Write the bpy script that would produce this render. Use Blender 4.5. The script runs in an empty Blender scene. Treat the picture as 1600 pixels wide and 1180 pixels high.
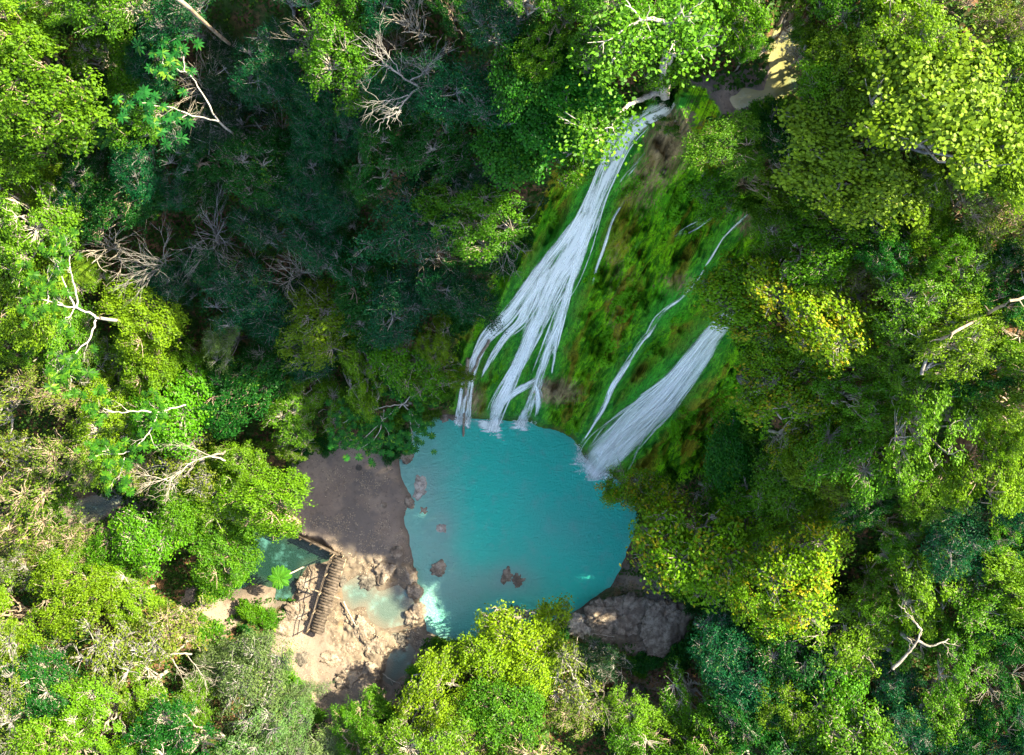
import bpy, bmesh, math, random
import numpy as np
from mathutils import Vector
R_ = math.radians
random.seed(7); rng = np.random.default_rng(7)
S = bpy.context.scene
C = S.collection

# ------------------------------------------------------------------ camera, sky, sun, exposure
CAMZ, FPX = 75.0, 1500.0                      # drone height over the pool, focal length in photo pixels
cd = bpy.data.cameras.new('camera'); cam = bpy.data.objects.new('camera', cd); C.objects.link(cam)
cam.location = (0, 0, CAMZ); cam.rotation_euler = (0, 0, 0)
cd.sensor_width = 36; cd.lens = FPX/1600*36; cd.clip_end = 1000; cd.clip_start = 0.5
S.camera = cam
SUN_EL, SUN_AZ = R_(42), R_(24)               # azimuth measured from +x towards +y
w = bpy.data.worlds.new('World'); S.world = w; w.use_nodes = True
nt = w.node_tree; nt.nodes.clear()
sky = nt.nodes.new('ShaderNodeTexSky'); sky.sky_type = 'NISHITA'; sky.sun_disc = False
sky.air_density = 1.0; sky.dust_density = 2.0; sky.ozone_density = .35; sky.sun_elevation = SUN_EL; sky.sun_rotation = R_(90) - SUN_AZ
bg = nt.nodes.new('ShaderNodeBackground'); bg.inputs[1].default_value = 0.115
wo = nt.nodes.new('ShaderNodeOutputWorld')
nt.links.new(sky.outputs[0], bg.inputs[0]); nt.links.new(bg.outputs[0], wo.inputs[0])
ld = bpy.data.lights.new('sun', 'SUN'); ld.energy = 4.9; ld.angle = R_(0.6); ld.color = (1, .89, .64)
sun = bpy.data.objects.new('sun', ld); C.objects.link(sun)
sd = Vector((math.cos(SUN_EL)*math.cos(SUN_AZ), math.cos(SUN_EL)*math.sin(SUN_AZ), math.sin(SUN_EL)))
sun.rotation_euler = sd.to_track_quat('Z', 'Y').to_euler()
S.view_settings.view_transform = 'Standard'; S.view_settings.look = 'None'
S.view_settings.exposure = 2.55; S.view_settings.gamma = 1
S.cycles.transparent_max_bounces = 24; S.cycles.max_bounces = 6

# ------------------------------------------------------------------ helpers
def tag(o, label=None, cat=None, group=None, kind=None):
    if label: o['label'] = label
    if cat: o['category'] = cat
    if group: o['group'] = group
    if kind: o['kind'] = kind
    return o
def empty(name, loc=(0, 0, 0), rz=0):
    o = bpy.data.objects.new(name, None); C.objects.link(o); o.location = loc; o.rotation_euler = (0, 0, rz)
    o.empty_display_size = .3
    return o
def mesh_np(name, V, F, attrs=None, mats=(), smooth=False, uv=None, poly=None):
    """V (n,3); F (m,k) constant-size faces. attrs: {name: (domain, array)}"""
    me = bpy.data.meshes.new(name)
    V = np.asarray(V, np.float32); F = np.asarray(F, np.int32)
    k = F.shape[1]
    me.vertices.add(len(V)); me.vertices.foreach_set('co', V.ravel())
    me.loops.add(F.size); me.loops.foreach_set('vertex_index', F.ravel())
    me.polygons.add(len(F)); me.polygons.foreach_set('loop_start', np.arange(0, F.size, k, dtype=np.int32))
    me.polygons.foreach_set('loop_total', np.full(len(F), k, np.int32))
    if smooth: me.polygons.foreach_set('use_smooth', np.ones(len(F), bool))
    me.update(calc_edges=True)
    if uv is not None:
        l = me.uv_layers.new(name='UVMap'); l.data.foreach_set('uv', np.asarray(uv, np.float32)[F.ravel()].ravel())
    for n, (dom, a) in (attrs or {}).items():
        at = me.attributes.new(n, 'FLOAT', dom); at.data.foreach_set('value', np.asarray(a, np.float32).ravel())
    for m in mats: me.materials.append(m)
    return me
def link(name, me, parent=None, loc=None):
    o = bpy.data.objects.new(name, me); C.objects.link(o)
    if parent: o.parent = parent
    if loc is not None: o.location = loc
    return o
# value noise
_T = np.random.default_rng(3).random((256, 256)).astype(np.float32)
def vnoise(x, y):
    xi = np.floor(x).astype(int); yi = np.floor(y).astype(int); fx = x-xi; fy = y-yi
    fx = fx*fx*(3-2*fx); fy = fy*fy*(3-2*fy)
    g = lambda a, b: _T[a & 255, b & 255]
    return (g(xi, yi)*(1-fx)+g(xi+1, yi)*fx)*(1-fy)+(g(xi, yi+1)*(1-fx)+g(xi+1, yi+1)*fx)*fy
def fbm(x, y, o=4):
    s = 0; a = .5
    for i in range(o):
        s = s+a*(vnoise(x+17.3*i, y+9.1*i)-.5); x = x*2.03; y = y*2.03; a *= .5
    return s*2
def unp(px, py, z):
    k = (CAMZ-z)/FPX
    return (np.asarray(px)-800)*k, (590-np.asarray(py))*k
def topx(x, y, z):
    k = FPX/(CAMZ-z)
    return 800+x*k, 590-y*k
def poly_sd(P, x, y):
    """signed distance to polygon, negative inside"""
    P = np.asarray(P, float); d = np.full(np.shape(x), 1e9); ins = np.zeros(np.shape(x), bool)
    for i in range(len(P)):
        ax, ay = P[i]; bx, by = P[(i+1) % len(P)]
        t = np.clip(((x-ax)*(bx-ax)+(y-ay)*(by-ay))/((bx-ax)**2+(by-ay)**2+1e-9), 0, 1)
        d = np.minimum(d, np.hypot(x-ax-t*(bx-ax), y-ay-t*(by-ay)))
        c = ((ay > y) != (by > y)) & (x < (bx-ax)*(y-ay)/((by-ay) if by != ay else 1e-9)+ax)
        ins ^= c
    return np.where(ins, -d, d)
def ss(a, b, x):
    t = np.clip((x-a)/(b-a), 0, 1); return t*t*(3-2*t)

# ------------------------------------------------------------------ terrain
def zplane(px, py):
    a = ((px-800)*.40+(590-py)*.915)/FPX
    return max(0.1, 1.47*(75*a+3.62)/(1+1.47*a))
CP = [(640,720,.4),(560,720,.5),(500,760,.6),(560,820,.5),(620,850,.4),(480,830,.7),(600,900,.35),(560,950,.3),(640,930,.3),
(500,960,.5),(520,1040,1),(480,1100,1.5),(600,1030,.6),(660,1000,.3),(430,880,.1),(380,900,0),(340,950,.6),(440,940,.3),
(300,850,1.5),(200,820,.5),(50,790,.3),(300,700,3),(100,650,4),(200,550,5),(50,450,6),(350,600,4),(450,650,3),(550,650,2),(640,640,2),
(690,635,3),(690,560,7),(600,560,6),(500,520,6),(350,430,7),(200,380,8),(0,300,10),(600,420,11),(680,450,12.5),(700,500,11),
(760,400,17),(700,330,19),(600,300,17),(450,250,14),(300,200,12),(130,150,12),(0,100,13),(0,0,16),(200,0,17),(400,60,18),(500,120,19),
(600,180,21),(650,80,24),(700,180,24),(750,130,27),(780,250,23),(820,330,20.5),(830,200,27),(900,150,29),(960,120,30),(600,0,26),(800,0,31),
(1000,0,33),(1000,120,29.5),(1100,165,28.6),(1180,250,27.5),(1180,200,29),(1200,100,30.2),(1150,150,29.8),(1250,60,30.2),(1300,150,31.5),
(1200,350,26),(1250,300,28),(1400,200,31.5),(1600,100,32.5),(1300,400,26.5),(1500,400,28.5),(1600,300,30.5),(1200,480,22.5),(1200,600,19.5),(1300,550,23.5),
(1500,600,26),(1200,700,14),(1100,700,8),(1050,740,4),(1020,800,2),(1100,800,5),(1200,800,10.5),(1350,720,18),(1550,750,21),(1300,850,11),
(1430,800,12),(1600,900,14),(1050,880,1.5),(1010,900,.6),(1000,950,1),(1100,950,2.5),(1200,950,5),(1350,1000,7),(1550,1050,10),(900,990,.8),
(1000,1050,1.5),(1000,1150,3),(1150,1100,4),(850,1000,.8),(850,1100,3),(750,1050,2.5),(700,1100,3),(650,1150,4),(750,1170,5),(560,1150,2.5),
(400,1000,1.5),(350,1080,3),(200,950,3),(100,880,2),(0,950,4),(200,1100,5),(0,1150,6),(400,1170,4)]
for p in [(800,625),(830,560),(880,480),(900,400),(930,330),(960,270),(1000,220),(1045,165),(1000,330),(1000,430),(1000,520),(1000,600),(950,650),(1080,300),(1060,250),
          (1080,400),(1080,500),(1080,580),(1050,640),(1130,400),(1130,480),(1150,560),(1150,620),(870,620),(780,570),(1170,330),(1010,670),(960,690)]:
    CP.append((p[0], p[1], zplane(*p)))
CX, CY, CZ = [], [], []
for px, py, z in CP:
    x, y = unp(px, py, z); CX.append(x); CY.append(y); CZ.append(z)
for x, y, z in [(-45,30,20),(-60,0,14),(-60,-35,14),(-30,-45,11),(0,-45,9),(30,-45,13),(45,-25,20),(45,0,28),(40,20,31),(35,40,34),(0,40,40),(-25,40,30),
                (-90,60,30),(-90,0,24),(-90,-60,22),(0,-80,18),(90,-60,30),(90,0,34),(90,60,40),(0,80,50),(25,8,29),(28,-2,27),(0,28,36),(20,25,37)]:
    CX.append(x); CY.append(y); CZ.append(z)
CX, CY, CZ = map(np.array, (CX, CY, CZ))
def kern(dx, dy): return np.sqrt(dx*dx+dy*dy+1.2**2)
A = kern(CX[:, None]-CX[None], CY[:, None]-CY[None])
Wt = np.linalg.solve(A - np.eye(len(CX))*.25, CZ-CZ.mean())
def hraw(x, y):
    r = np.full(np.shape(x), CZ.mean())
    for i in range(len(CX)): r = r+Wt[i]*kern(x-CX[i], y-CY[i])
    return r
# open water outlines at their own levels, traced in plan
def outl(P, z): return [tuple(float(v) for v in unp(px, py, z)) for px, py in P]
POOL = outl([(660,652),(640,680),(626,712),(630,745),(640,775),(634,810),(640,860),(650,900),(656,945),(668,985),(700,1000),(760,1000),(820,985),(865,968),(905,950),(945,925),(972,890),(985,850),(998,812),(990,770),(965,748),(935,738),(912,712),(890,684),(860,668),(820,660),(770,657),(715,653)], 0)
CREEK = outl([(455,838),(500,852),(528,868),(505,880),(480,885),(470,905),(452,940),(430,938),(428,920),(400,912),(355,925),(340,900),(370,860),(400,825),(430,818)], -.3)
RIVER = outl([(215,800),(190,790),(170,805),(130,820),(110,805),(120,780),(150,775),(180,760),(215,775)], -.2)
TERR = outl([(535,912),(560,900),(580,905),(590,925),(620,915),(640,925),(645,950),(630,975),(600,985),(580,970),(572,948),(550,955),(535,940)], .18)
TERR2 = outl([(608,1020),(640,1005),(652,1020),(640,1050),(612,1075),(598,1062)], .1)
UPPER = outl([(1135,150),(1160,138),(1195,145),(1205,110),(1198,60),(1215,25),(1250,30),(1262,70),(1270,110),(1300,125),(1290,160),(1240,175),(1190,172),(1150,176)], 30)
def grid_axis(half, core, fine, out):
    a = list(np.arange(-core, core+1e-6, fine)); s = fine; x = core
    tail = []
    while x < half:
        s = min(s*1.25, out); x += s; tail.append(x)
    return np.array([-t for t in reversed(tail)]+a+tail)
GX = grid_axis(110, 40.5, .2, 5); GY = grid_axis(90, 30.5, .2, 5)
def refine(G, a, b, st): return np.concatenate([G[G < a], np.arange(a, b, st), G[G > b+st/2]])
GX = refine(GX, -19, 18, .1); GY = refine(GY, -26, 15.5, .11)
XX, YY = np.meshgrid(GX, GY)
H = hraw(XX, YY)
H = np.where(np.hypot(XX, YY) > 60, H+fbm(XX*.05, YY*.05)*6, H)
# cliff frame: u down the fall line, c across
u = -(XX*.40+YY*.915); c = XX*.915-YY*.40
OPEN_PX = [(905,215),(950,195),(1035,160),(1085,160),(1095,200),(1085,260),(1090,330),(1170,310),(1190,370),(1150,470),(1165,560),(1190,640),(1175,700),(1050,745),(1000,770),(990,740),(905,690),(860,664),(715,650),(720,560),(745,500),(800,420),(850,340)]
PXG, PYG = topx(XX, YY, H)
dcl = poly_sd(OPEN_PX, PXG, PYG)
clf = 1-ss(-15, 45, dcl)                                   # cliff mask
# strands of falling water as seen from the drone: (px, py, half width px)
STR = {
 'main': [
  [(1052,160,10),(1030,172,16),(1000,188,22),(972,215,27),(952,255,27),(934,300,22),(918,340,22),(896,385,26),(868,430,30),(845,480,22),(826,530,15),(806,575,12),(790,615,12),(772,660,11),(769,674,9)],
  [(915,330,10),(890,365,12),(855,410,14),(822,455,13),(790,495,13),(762,525,10),(745,555,8),(735,590,6),(726,650,8),(724,664,6)],
  [(922,350,6),(908,395,8),(893,440,9),(876,490,12),(860,535,12),(846,575,10),(838,600,11),(828,625,12),(815,658,10),(811,670,8)],
  [(860,420,14),(838,460,16),(815,500,10),(790,525,7),(770,555,5),(752,590,3)],
  [(885,400,12),(862,450,14),(842,500,10),(822,545,8),(800,590,9),(778,630,9),(770,660,8)],
  [(838,590,7),(818,602,8),(798,616,7),(783,636,7)],
  [(838,600,8),(843,620,6),(838,655,6)],
  [(748,545,6),(732,575,4),(722,610,4),(716,652,6),(714,664,5)],
  [(905,385,5),(890,450,5),(872,520,5),(866,560,3),(862,585,2)]],
 'thin': [
  [(1098,420,4),(1085,440,4),(1065,462,5),(1045,478,5),(1028,495,6),(1015,518,5),(1003,532,4),(985,560,5),(968,585,6),(956,605,6),(946,630,6),(932,655,5),(920,675,4),(905,696,4)],
  [(1172,330,3),(1150,350,3),(1130,370,2),(1112,400,2),(1098,420,3)]],
 'right': [
  [(1155,482,7),(1135,500,13),(1110,527,18),(1086,558,20),(1058,590,23),(1028,622,26),(998,652,30),(970,680,33),(948,704,34),(930,726,30),(916,742,24)],
  [(1132,488,6),(1105,520,10),(1080,552,10),(1050,590,12),(1015,625,14),(985,655,14),(955,690,14),(928,715,12)],
  [(1120,530,8),(1095,570,9),(1065,610,10),(1040,640,12),(1010,668,12),(980,700,10),(955,728,8)]],
 'trickle': [[(1002,375,2),(985,392,3)],[(985,300,3),(960,340,3),(945,385,2),(935,410,2),(925,450,2)],[(1130,325,6),(1095,345,9),(1062,362,7),(1045,372,4)],[(1012,235,4),(995,255,3),(975,275,3),(962,295,2)]],
}
def px_dist_strands(names):
    d = np.full(PXG.shape, 1e9)
    for n in names:
        for s in STR[n]:
            for a, b in zip(s[:-1], s[1:]):
                t = np.clip(((PXG-a[0])*(b[0]-a[0])+(PYG-a[1])*(b[1]-a[1]))/((b[0]-a[0])**2+(b[1]-a[1])**2), 0, 1)
                d = np.minimum(d, np.hypot(PXG-a[0]-t*(b[0]-a[0]), PYG-a[1]-t*(b[1]-a[1]))-(a[2]+t*(b[2]-a[2])))
    return d
rid = np.abs(fbm(c*.55+11, u*.22, 4))*3.2-.7+np.abs(fbm(c*1.6+31, u*.6, 3))*1.3-.3+fbm(c*.55, u*.12, 4)*1.3+fbm(c*1.7+5, u*.35, 4)*.6+fbm(c*.35+20, u*.35, 4)*1.4-np.abs(fbm(c*.9+40, u*.5+9, 4))*1.5+.3
lw = (fbm(XX*.35, YY*.35, 4))*.9+fbm(XX*1.3, YY*1.3, 3)*.3
rid = rid*1.15+fbm(c*3.1, u*1.4, 4)*.5-np.abs(fbm(c*1.5+7, u*1.1, 4))*1.1+np.abs(fbm(c*.8+3, u*.9, 3))*1.0
near = 1-ss(-2, 26, px_dist_strands(['main', 'thin', 'right']))
rid = rid*(1-near)+near*(fbm(c*.4, u*.12, 2)*1.0)
flat = np.clip(H/3, .12, 1)
H = H+clf*rid*1.35*np.clip(H/4, .15, 1)+(1-clf)*lw*flat*.9
# travertine ledge above the pool
led = np.exp(-((PXG-815)/95)**2)*np.exp(-((PYG-615)/22)**2); H = H+led*1.1
# pale karst shelf, lower right, and the terraces, lower left
shf = (1-ss(-10, 25, poly_sd([(900,960),(920,945),(980,950),(1080,940),(1060,1010),(980,1000),(930,1000)], PXG, PYG)))
H = H+shf*(np.abs(fbm(XX*.7, YY*.7, 4))*1.6+.3)
ter = (1-ss(-10, 30, poly_sd([(530,870),(650,880),(660,985),(640,1060),(590,1080),(520,1000),(505,930)], PXG, PYG)))
H = H+ter*(np.abs(fbm(XX*.8+30, YY*.8, 5))*.9-.15)
H = H+ter*(np.floor(fbm(XX*.45+3, YY*.45, 3)*4)/4*.35+fbm(XX*1.9, YY*1.9, 3)*.25)
def carve(H, P, z, depth, bank, soft):
    d = poly_sd(P, XX, YY)+fbm(XX*.8, YY*.8, 3)*.35
    fl = z-.08-depth*ss(0, soft, -d)
    inn = np.minimum(z+.3*d, fl+.08*ss(.5, 0, -d)); k = ss(0, .8, d)
    outm = (z+.3*d)*(1-k)+np.maximum(H, z+.12)*k
    return np.where(d < 0, inn, np.where(d < bank, outm, H)), d
bx0, by0 = unp(532, 872, 1.4); bx1, by1 = unp(494, 990, 1.4); tb = np.clip(((XX-bx0)*(bx1-bx0)+(YY-by0)*(by1-by0))/((bx1-bx0)**2+(by1-by0)**2), .06, .94)
db = np.hypot(XX-bx0-tb*(bx1-bx0), YY-by0-tb*(by1-by0)); kb = 1-ss(.7, 1.8, db); H = H*(1-kb)+np.minimum(H, .45)*kb
H, dpool = carve(H, POOL, 0, 2.5, 1.5, 8)
H, dcreek = carve(H, CREEK, -.3, 1.2, .6, 3)
H, driver = carve(H, RIVER, -.2, .8, .6, 3)
H, dterr = carve(H, TERR, .18, .4, .5, 2)
H, _ = carve(H, TERR2, .1, .4, .4, 2)
H, dup_ = carve(H, UPPER, 30.0, .8, 2.2, 3)
H = H.astype(float)
def hgt(x, y):
    x = np.asarray(x, float); y = np.asarray(y, float)
    i = np.clip(np.searchsorted(GX, x)-1, 0, len(GX)-2); j = np.clip(np.searchsorted(GY, y)-1, 0, len(GY)-2)
    fx = np.clip((x-GX[i])/(GX[i+1]-GX[i]), 0, 1); fy = np.clip((y-GY[j])/(GY[j+1]-GY[j]), 0, 1)
    return (H[j, i]*(1-fx)+H[j, i+1]*fx)*(1-fy)+(H[j+1, i]*(1-fx)+H[j+1, i+1]*fx)*fy
def ground_px(px, py):
    """first terrain point met by the photo's line of sight through (px, py)"""
    px = np.atleast_1d(np.asarray(px, float)); py = np.atleast_1d(np.asarray(py, float))
    z = np.full(px.shape, 50.); done = np.zeros(px.shape, bool)
    for k in range(560):
        x, y = unp(px, py, z); hit = z <= hgt(x, y); done |= hit
        z = np.where(done, z, z-.1)
        if done.all(): break
    x, y = unp(px, py, z)
    return x, y, hgt(x, y)
PXG, PYG = topx(XX, YY, H)
dcl = poly_sd(OPEN_PX, PXG, PYG)
gy_, gx_ = np.gradient(H, GY, GX)
SLOPE = np.hypot(gx_, gy_)

dfall = px_dist_strands(['main', 'thin', 'right'])
wet = 1-ss(-4, 30, dfall)
def blob(cx, cy, rx, ry): return np.exp(-((PXG-cx)/rx)**2-((PYG-cy)/ry)**2)
SAND_PX = [(480,705),(530,690),(625,700),(640,760),(645,860),(660,980),(760,980),(650,1010),(600,1100),(520,1180),(470,1180),(440,1060),(420,1000),(470,930),(380,945),(340,990),(280,970),(300,930),(360,900),(400,800),(440,780)]
dsand = poly_sd(SAND_PX, PXG, PYG)
sand = 1-ss(-5, 30, dsand)
sand = np.maximum(sand, (1-ss(0, 25, poly_sd([(0,750),(200,750),(270,790),(200,860),(0,840)], PXG, PYG))))
sand = np.maximum(sand, 1-ss(0, 20, poly_sd([(1080,130),(1300,100),(1300,190),(1150,185),(1080,230)], PXG, PYG)))
rock = np.clip(.5*blob(960,985,70,25)+blob(1050,215,50,60)+.9*blob(868,612,55,30)+.8*blob(735,625,30,40)+.7*blob(1165,350,25,40)+.6*blob(1060,440,60,30)+.5*blob(960,500,30,60)
     +.5*blob(820,370,30,35)+.6*blob(1000,300,50,60)+.5*blob(1120,660,50,50)+.45*blob(960,400,35,50)+shf*1.2+blob(1000,900,60,30)+.6*blob(1000,1080,90,90)+.8*ter+.6*blob(640,690,30,60)+.5*blob(1420,800,60,40), 0, 1)
moss = clf*(1-.5*rock)
light_moss = np.clip(blob(1060,480,70,70)+blob(1000,620,60,60)+blob(900,380,60,120)+.6*blob(1040,330,60,50), 0, 1)

# ------------------------------------------------------------------ materials
def newmat(name):
    m = bpy.data.materials.new(name); m.use_nodes = True; m.node_tree.nodes.clear(); return m, m.node_tree
class NB:
    def __init__(s, nt): s.nt = nt
    def n(s, t, **k):
        nd = s.nt.nodes.new(t)
        for a, v in k.items(): setattr(nd, a, v)
        return nd
    def l(s, a, b): s.nt.links.new(a, b)
    def attr(s, name): return s.n('ShaderNodeAttribute', attribute_name=name).outputs['Fac']
    def noise(s, vec, scale, det=4, rough=.6, dist=0):
        nd = s.n('ShaderNodeTexNoise'); nd.inputs['Scale'].default_value = scale; nd.inputs['Detail'].default_value = det
        nd.inputs['Roughness'].default_value = rough; nd.inputs['Distortion'].default_value = dist
        if vec is not None: s.l(vec, nd.inputs['Vector'])
        return nd.outputs['Fac']
    def math(s, op, a, b=None, c=None, clamp=False):
        nd = s.n('ShaderNodeMath', operation=op, use_clamp=clamp)
        for i, v in enumerate((a, b, c)):
            if v is None: continue
            if isinstance(v, (int, float)): nd.inputs[i].default_value = v
            else: s.l(v, nd.inputs[i])
        return nd.outputs[0]
    def ramp(s, v, a, b):
        nd = s.n('ShaderNodeMapRange', interpolation_type='SMOOTHSTEP'); s.l(v, nd.inputs[0])
        nd.inputs[1].default_value = a; nd.inputs[2].default_value = b
        return nd.outputs[0]
    def mix(s, f, a, b, mode='MIX'):
        nd = s.n('ShaderNodeMix', data_type='RGBA', blend_type=mode)
        for i, v in ((0, f), (6, a), (7, b)):
            if isinstance(v, (int, float)): nd.inputs[i].default_value = v
            elif isinstance(v, tuple): nd.inputs[i].default_value = (*v, 1)
            else: s.l(v, nd.inputs[i])
        return nd.outputs[2]
    def mapping(s, vec, rot=(0, 0, 0), scale=(1, 1, 1)):
        nd = s.n('ShaderNodeMapping'); nd.inputs['Rotation'].default_value = rot; nd.inputs['Scale'].default_value = scale
        s.l(vec, nd.inputs['Vector']); return nd.outputs[0]
    def bump(s, h, strength, dist):
        nd = s.n('ShaderNodeBump'); nd.inputs['Strength'].default_value = strength; nd.inputs['Distance'].default_value = dist
        s.l(h, nd.inputs['Height']); return nd.outputs[0]
    def pbsdf(s, col, rough=.8, normal=None, spec=.3):
        p = s.n('ShaderNodeBsdfPrincipled'); p.inputs['Specular IOR Level'].default_value = spec
        if isinstance(col, tuple): p.inputs['Base Color'].default_value = (*col, 1)
        else: s.l(col, p.inputs['Base Color'])
        if isinstance(rough, (int, float)): p.inputs['Roughness'].default_value = rough
        else: s.l(rough, p.inputs['Roughness'])
        if normal is not None: s.l(normal, p.inputs['Normal'])
        return p
    def out(s, sh): o = s.n('ShaderNodeOutputMaterial'); s.l(sh, o.inputs[0])

def ground_material():
    m, t = newmat('ground'); b = NB(t)
    pos = b.n('ShaderNodeNewGeometry').outputs['Position']
    ang = math.atan2(.40, .915)                       # fall line in plan
    sx = b.n('ShaderNodeSeparateXYZ'); b.l(pos, sx.inputs[0])
    cc = b.math('SUBTRACT', b.math('MULTIPLY', sx.outputs[0], .915), b.math('MULTIPLY', sx.outputs[1], .40))
    cz = b.n('ShaderNodeCombineXYZ'); b.l(cc, cz.inputs[0]); b.l(b.math('MULTIPLY', sx.outputs[2], .22), cz.inputs[1]); al = cz.outputs[0]
    n1 = b.noise(pos, .5, 6, .65); n2 = b.noise(pos, 3.0, 6, .7); n3 = b.noise(pos, 14, 3, .7)
    sv = b.attr('steep'); lerp = lambda p, q: b.math('ADD', b.math('MULTIPLY', p, sv), b.math('MULTIPLY', q, b.math('SUBTRACT', 1, sv)))
    st = lerp(b.noise(al, 2.4, 8, .78, .35), b.noise(pos, 1.5, 6, .7)); st2 = lerp(b.noise(al, 8, 7, .8, .2), b.noise(pos, 5, 5, .75)); n4 = b.noise(pos, .22, 4, .6)
    # forest floor
    soil = b.mix(b.ramp(n2, .4, .6), (.035, .022, .012), (.16, .085, .04))
    soil = b.mix(b.ramp(n1, .45, .62), soil, (.03, .06, .012))
    # moss on the cliff
    mg = b.mix(b.ramp(st, .45, .55), (.05, .23, .002), (.26, .60, .003))
    nl = lerp(b.noise(al, .7, 4, .6, .5), n1)
    mg = b.mix(b.ramp(nl, .5, .6), mg, (.30, .25, .012)); mg = b.mix(b.math('MULTIPLY', b.ramp(n2, .52, .62), .3), mg, (.035, .06, .004))
    lm = b.math('MULTIPLY', b.attr('lmoss'), b.ramp(n4, .42, .58))
    mg = b.mix(lm, mg, (.10, .45, .006))
    mg = b.mix(b.math('MULTIPLY', b.ramp(st2, .53, .62), .85), mg, (.02, .05, .004))
    mg = b.mix(b.math('MULTIPLY', b.attr('wet'), .75), mg, b.mix(b.ramp(st, .4, .6), (.008, .20, .025), (.05, .42, .04)))
    ln = b.math('ABSOLUTE', b.math('SUBTRACT', b.noise(al, 3.4, 5, .62, .5), .5)); ln2 = b.math('ABSOLUTE', b.math('SUBTRACT', b.noise(al, 7.5, 4, .6, .3), .5))
    mg = b.mix(b.math('MULTIPLY', b.math('SUBTRACT', 1, b.ramp(ln, 0, .022)), .85), mg, (.012, .03, .003))
    mg = b.mix(b.math('MULTIPLY', b.math('SUBTRACT', 1, b.ramp(ln2, 0, .03)), .6), mg, (.02, .045, .004))
    # rock
    rk = b.mix(b.ramp(st, .38, .62), b.mix(sv, (.085, .065, .047), (.14, .095, .04)), b.mix(sv, (.17, .135, .098), (.42, .30, .14)))
    rk = b.mix(b.math('MULTIPLY', b.ramp(n2, .5, .7), .7), rk, (.06, .05, .035))
    rk = b.mix(b.math('MULTIPLY', b.ramp(n1, .55, .7), .5), rk, (.26, .15, .06))
    # sand
    sd_ = b.mix(b.ramp(n1, .35, .65), (.145, .113, .09), (.20, .155, .118))
    sd_ = b.mix(b.math('MULTIPLY', b.ramp(n4, .48, .56), .7), sd_, (.095, .083, .073))
    sd_ = b.mix(b.math('MULTIPLY', b.ramp(n2, .54, .64), .75), sd_, (.09, .072, .055))
    sd_ = b.mix(b.math('MULTIPLY', b.ramp(n3, .62, .72), .5), sd_, (.07, .05, .035))
    ra = b.math('ADD', b.attr('rock'), b.math('MULTIPLY', b.math('SUBTRACT', st2, .5), 2.2))
    ma = b.math('ADD', b.attr('moss'), b.math('MULTIPLY', b.math('SUBTRACT', n2, .5), 1.0))
    sa = b.math('ADD', b.attr('sand'), b.math('MULTIPLY', b.math('SUBTRACT', n2, .5), .9))
    col = b.mix(b.ramp(sa, .4, .6), soil, sd_)
    col = b.mix(b.ramp(ma, .35, .6), col, mg)
    col = b.mix(b.ramp(ra, .45, .75), col, rk)
    # damp dark line at the water's edge and submerged bed
    col = b.mix(b.math('MULTIPLY', b.attr('damp'), .6), col, (.06, .05, .035))
    hb = b.math('ADD', b.math('MULTIPLY', n2, 1.6), b.math('ADD', b.math('MULTIPLY', n3, .25), b.math('MULTIPLY', st2, .8)))
    bn = b.n('ShaderNodeBump'); bn.inputs['Distance'].default_value = .22; b.l(hb, bn.inputs['Height']); b.l(b.math('ADD', .3, b.math('MULTIPLY', b.attr('moss'), .6)), bn.inputs['Strength']); nm = bn.outputs[0]
    b.out(b.pbsdf(col, b.math('SUBTRACT', .85, b.math('MULTIPLY', b.attr('wet'), .45)), nm, .12).outputs[0])
    return m
M_ground = ground_material()

def leaf_material():
    m, t = newmat('leaves'); b = NB(t)
    oi = b.n('ShaderNodeObjectInfo'); tc = b.n('ShaderNodeTexCoord').outputs['Object']
    v = b.attr('v')
    add = b.n('ShaderNodeVectorMath', operation='ADD'); b.l(tc, add.inputs[0])
    cmb = b.n('ShaderNodeCombineXYZ'); b.l(b.math('MULTIPLY', oi.outputs['Random'], 40), cmb.inputs[0]); b.l(cmb.outputs[0], add.inputs[1])
    n = b.noise(add.outputs[0], .55, 3)
    base = oi.outputs['Color']
    dk = b.mix(.62, base, (.004, .03, .008))
    yl = b.mix(.5, base, (.30, .45, .02))
    col = b.mix(b.ramp(v, .05, .5), dk, base)
    col = b.mix(b.ramp(b.math('ADD', v, b.math('MULTIPLY', b.math('SUBTRACT', n, .5), 1.2)), .75, 1.25), col, yl)
    # turning leaves, by twig; amount rides on the object's colour alpha (0 none .. 1 all)
    om = b.math('ADD', b.math('MULTIPLY', n, 1.0), b.math('MULTIPLY', b.attr('v2'), .5))
    th = b.math('SUBTRACT', 1.22, b.math('MULTIPLY', oi.outputs['Alpha'], .75))
    of = b.math('MULTIPLY', b.math('SUBTRACT', om, th), 8, clamp=True)
    col = b.mix(of, col, b.mix(v, (.26, .19, .010), (.36, .33, .015)))
    p = b.pbsdf(col, .5, None, .14)
    tr = b.n('ShaderNodeBsdfTranslucent'); b.l(b.mix(.5, col, b.mix(1.0, col, (2.2, 2.4, .6), 'MULTIPLY')), tr.inputs[0])
    mx = b.n('ShaderNodeMixShader'); mx.inputs[0].default_value = .32
    b.l(p.outputs[0], mx.inputs[1]); b.l(tr.outputs[0], mx.inputs[2]); b.out(mx.outputs[0])
    return m
M_leaf = leaf_material()
def wood_material(name, ca, cb):
    m, t = newmat(name); b = NB(t); pos = b.n('ShaderNodeNewGeometry').outputs['Position']
    n = b.noise(pos, 3, 5, .7); n2 = b.noise(pos, 18, 3)
    col = b.mix(b.ramp(n, .35, .65), ca, cb); col = b.mix(b.math('MULTIPLY', b.ramp(n2, .55, .7), .5), col, (.05, .04, .03))
    b.out(b.pbsdf(col, .8, b.bump(n2, .5, .05), .2).outputs[0]); return m
M_bark = wood_material('bark_brown', (.16, .115, .075), (.34, .27, .19))
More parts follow.
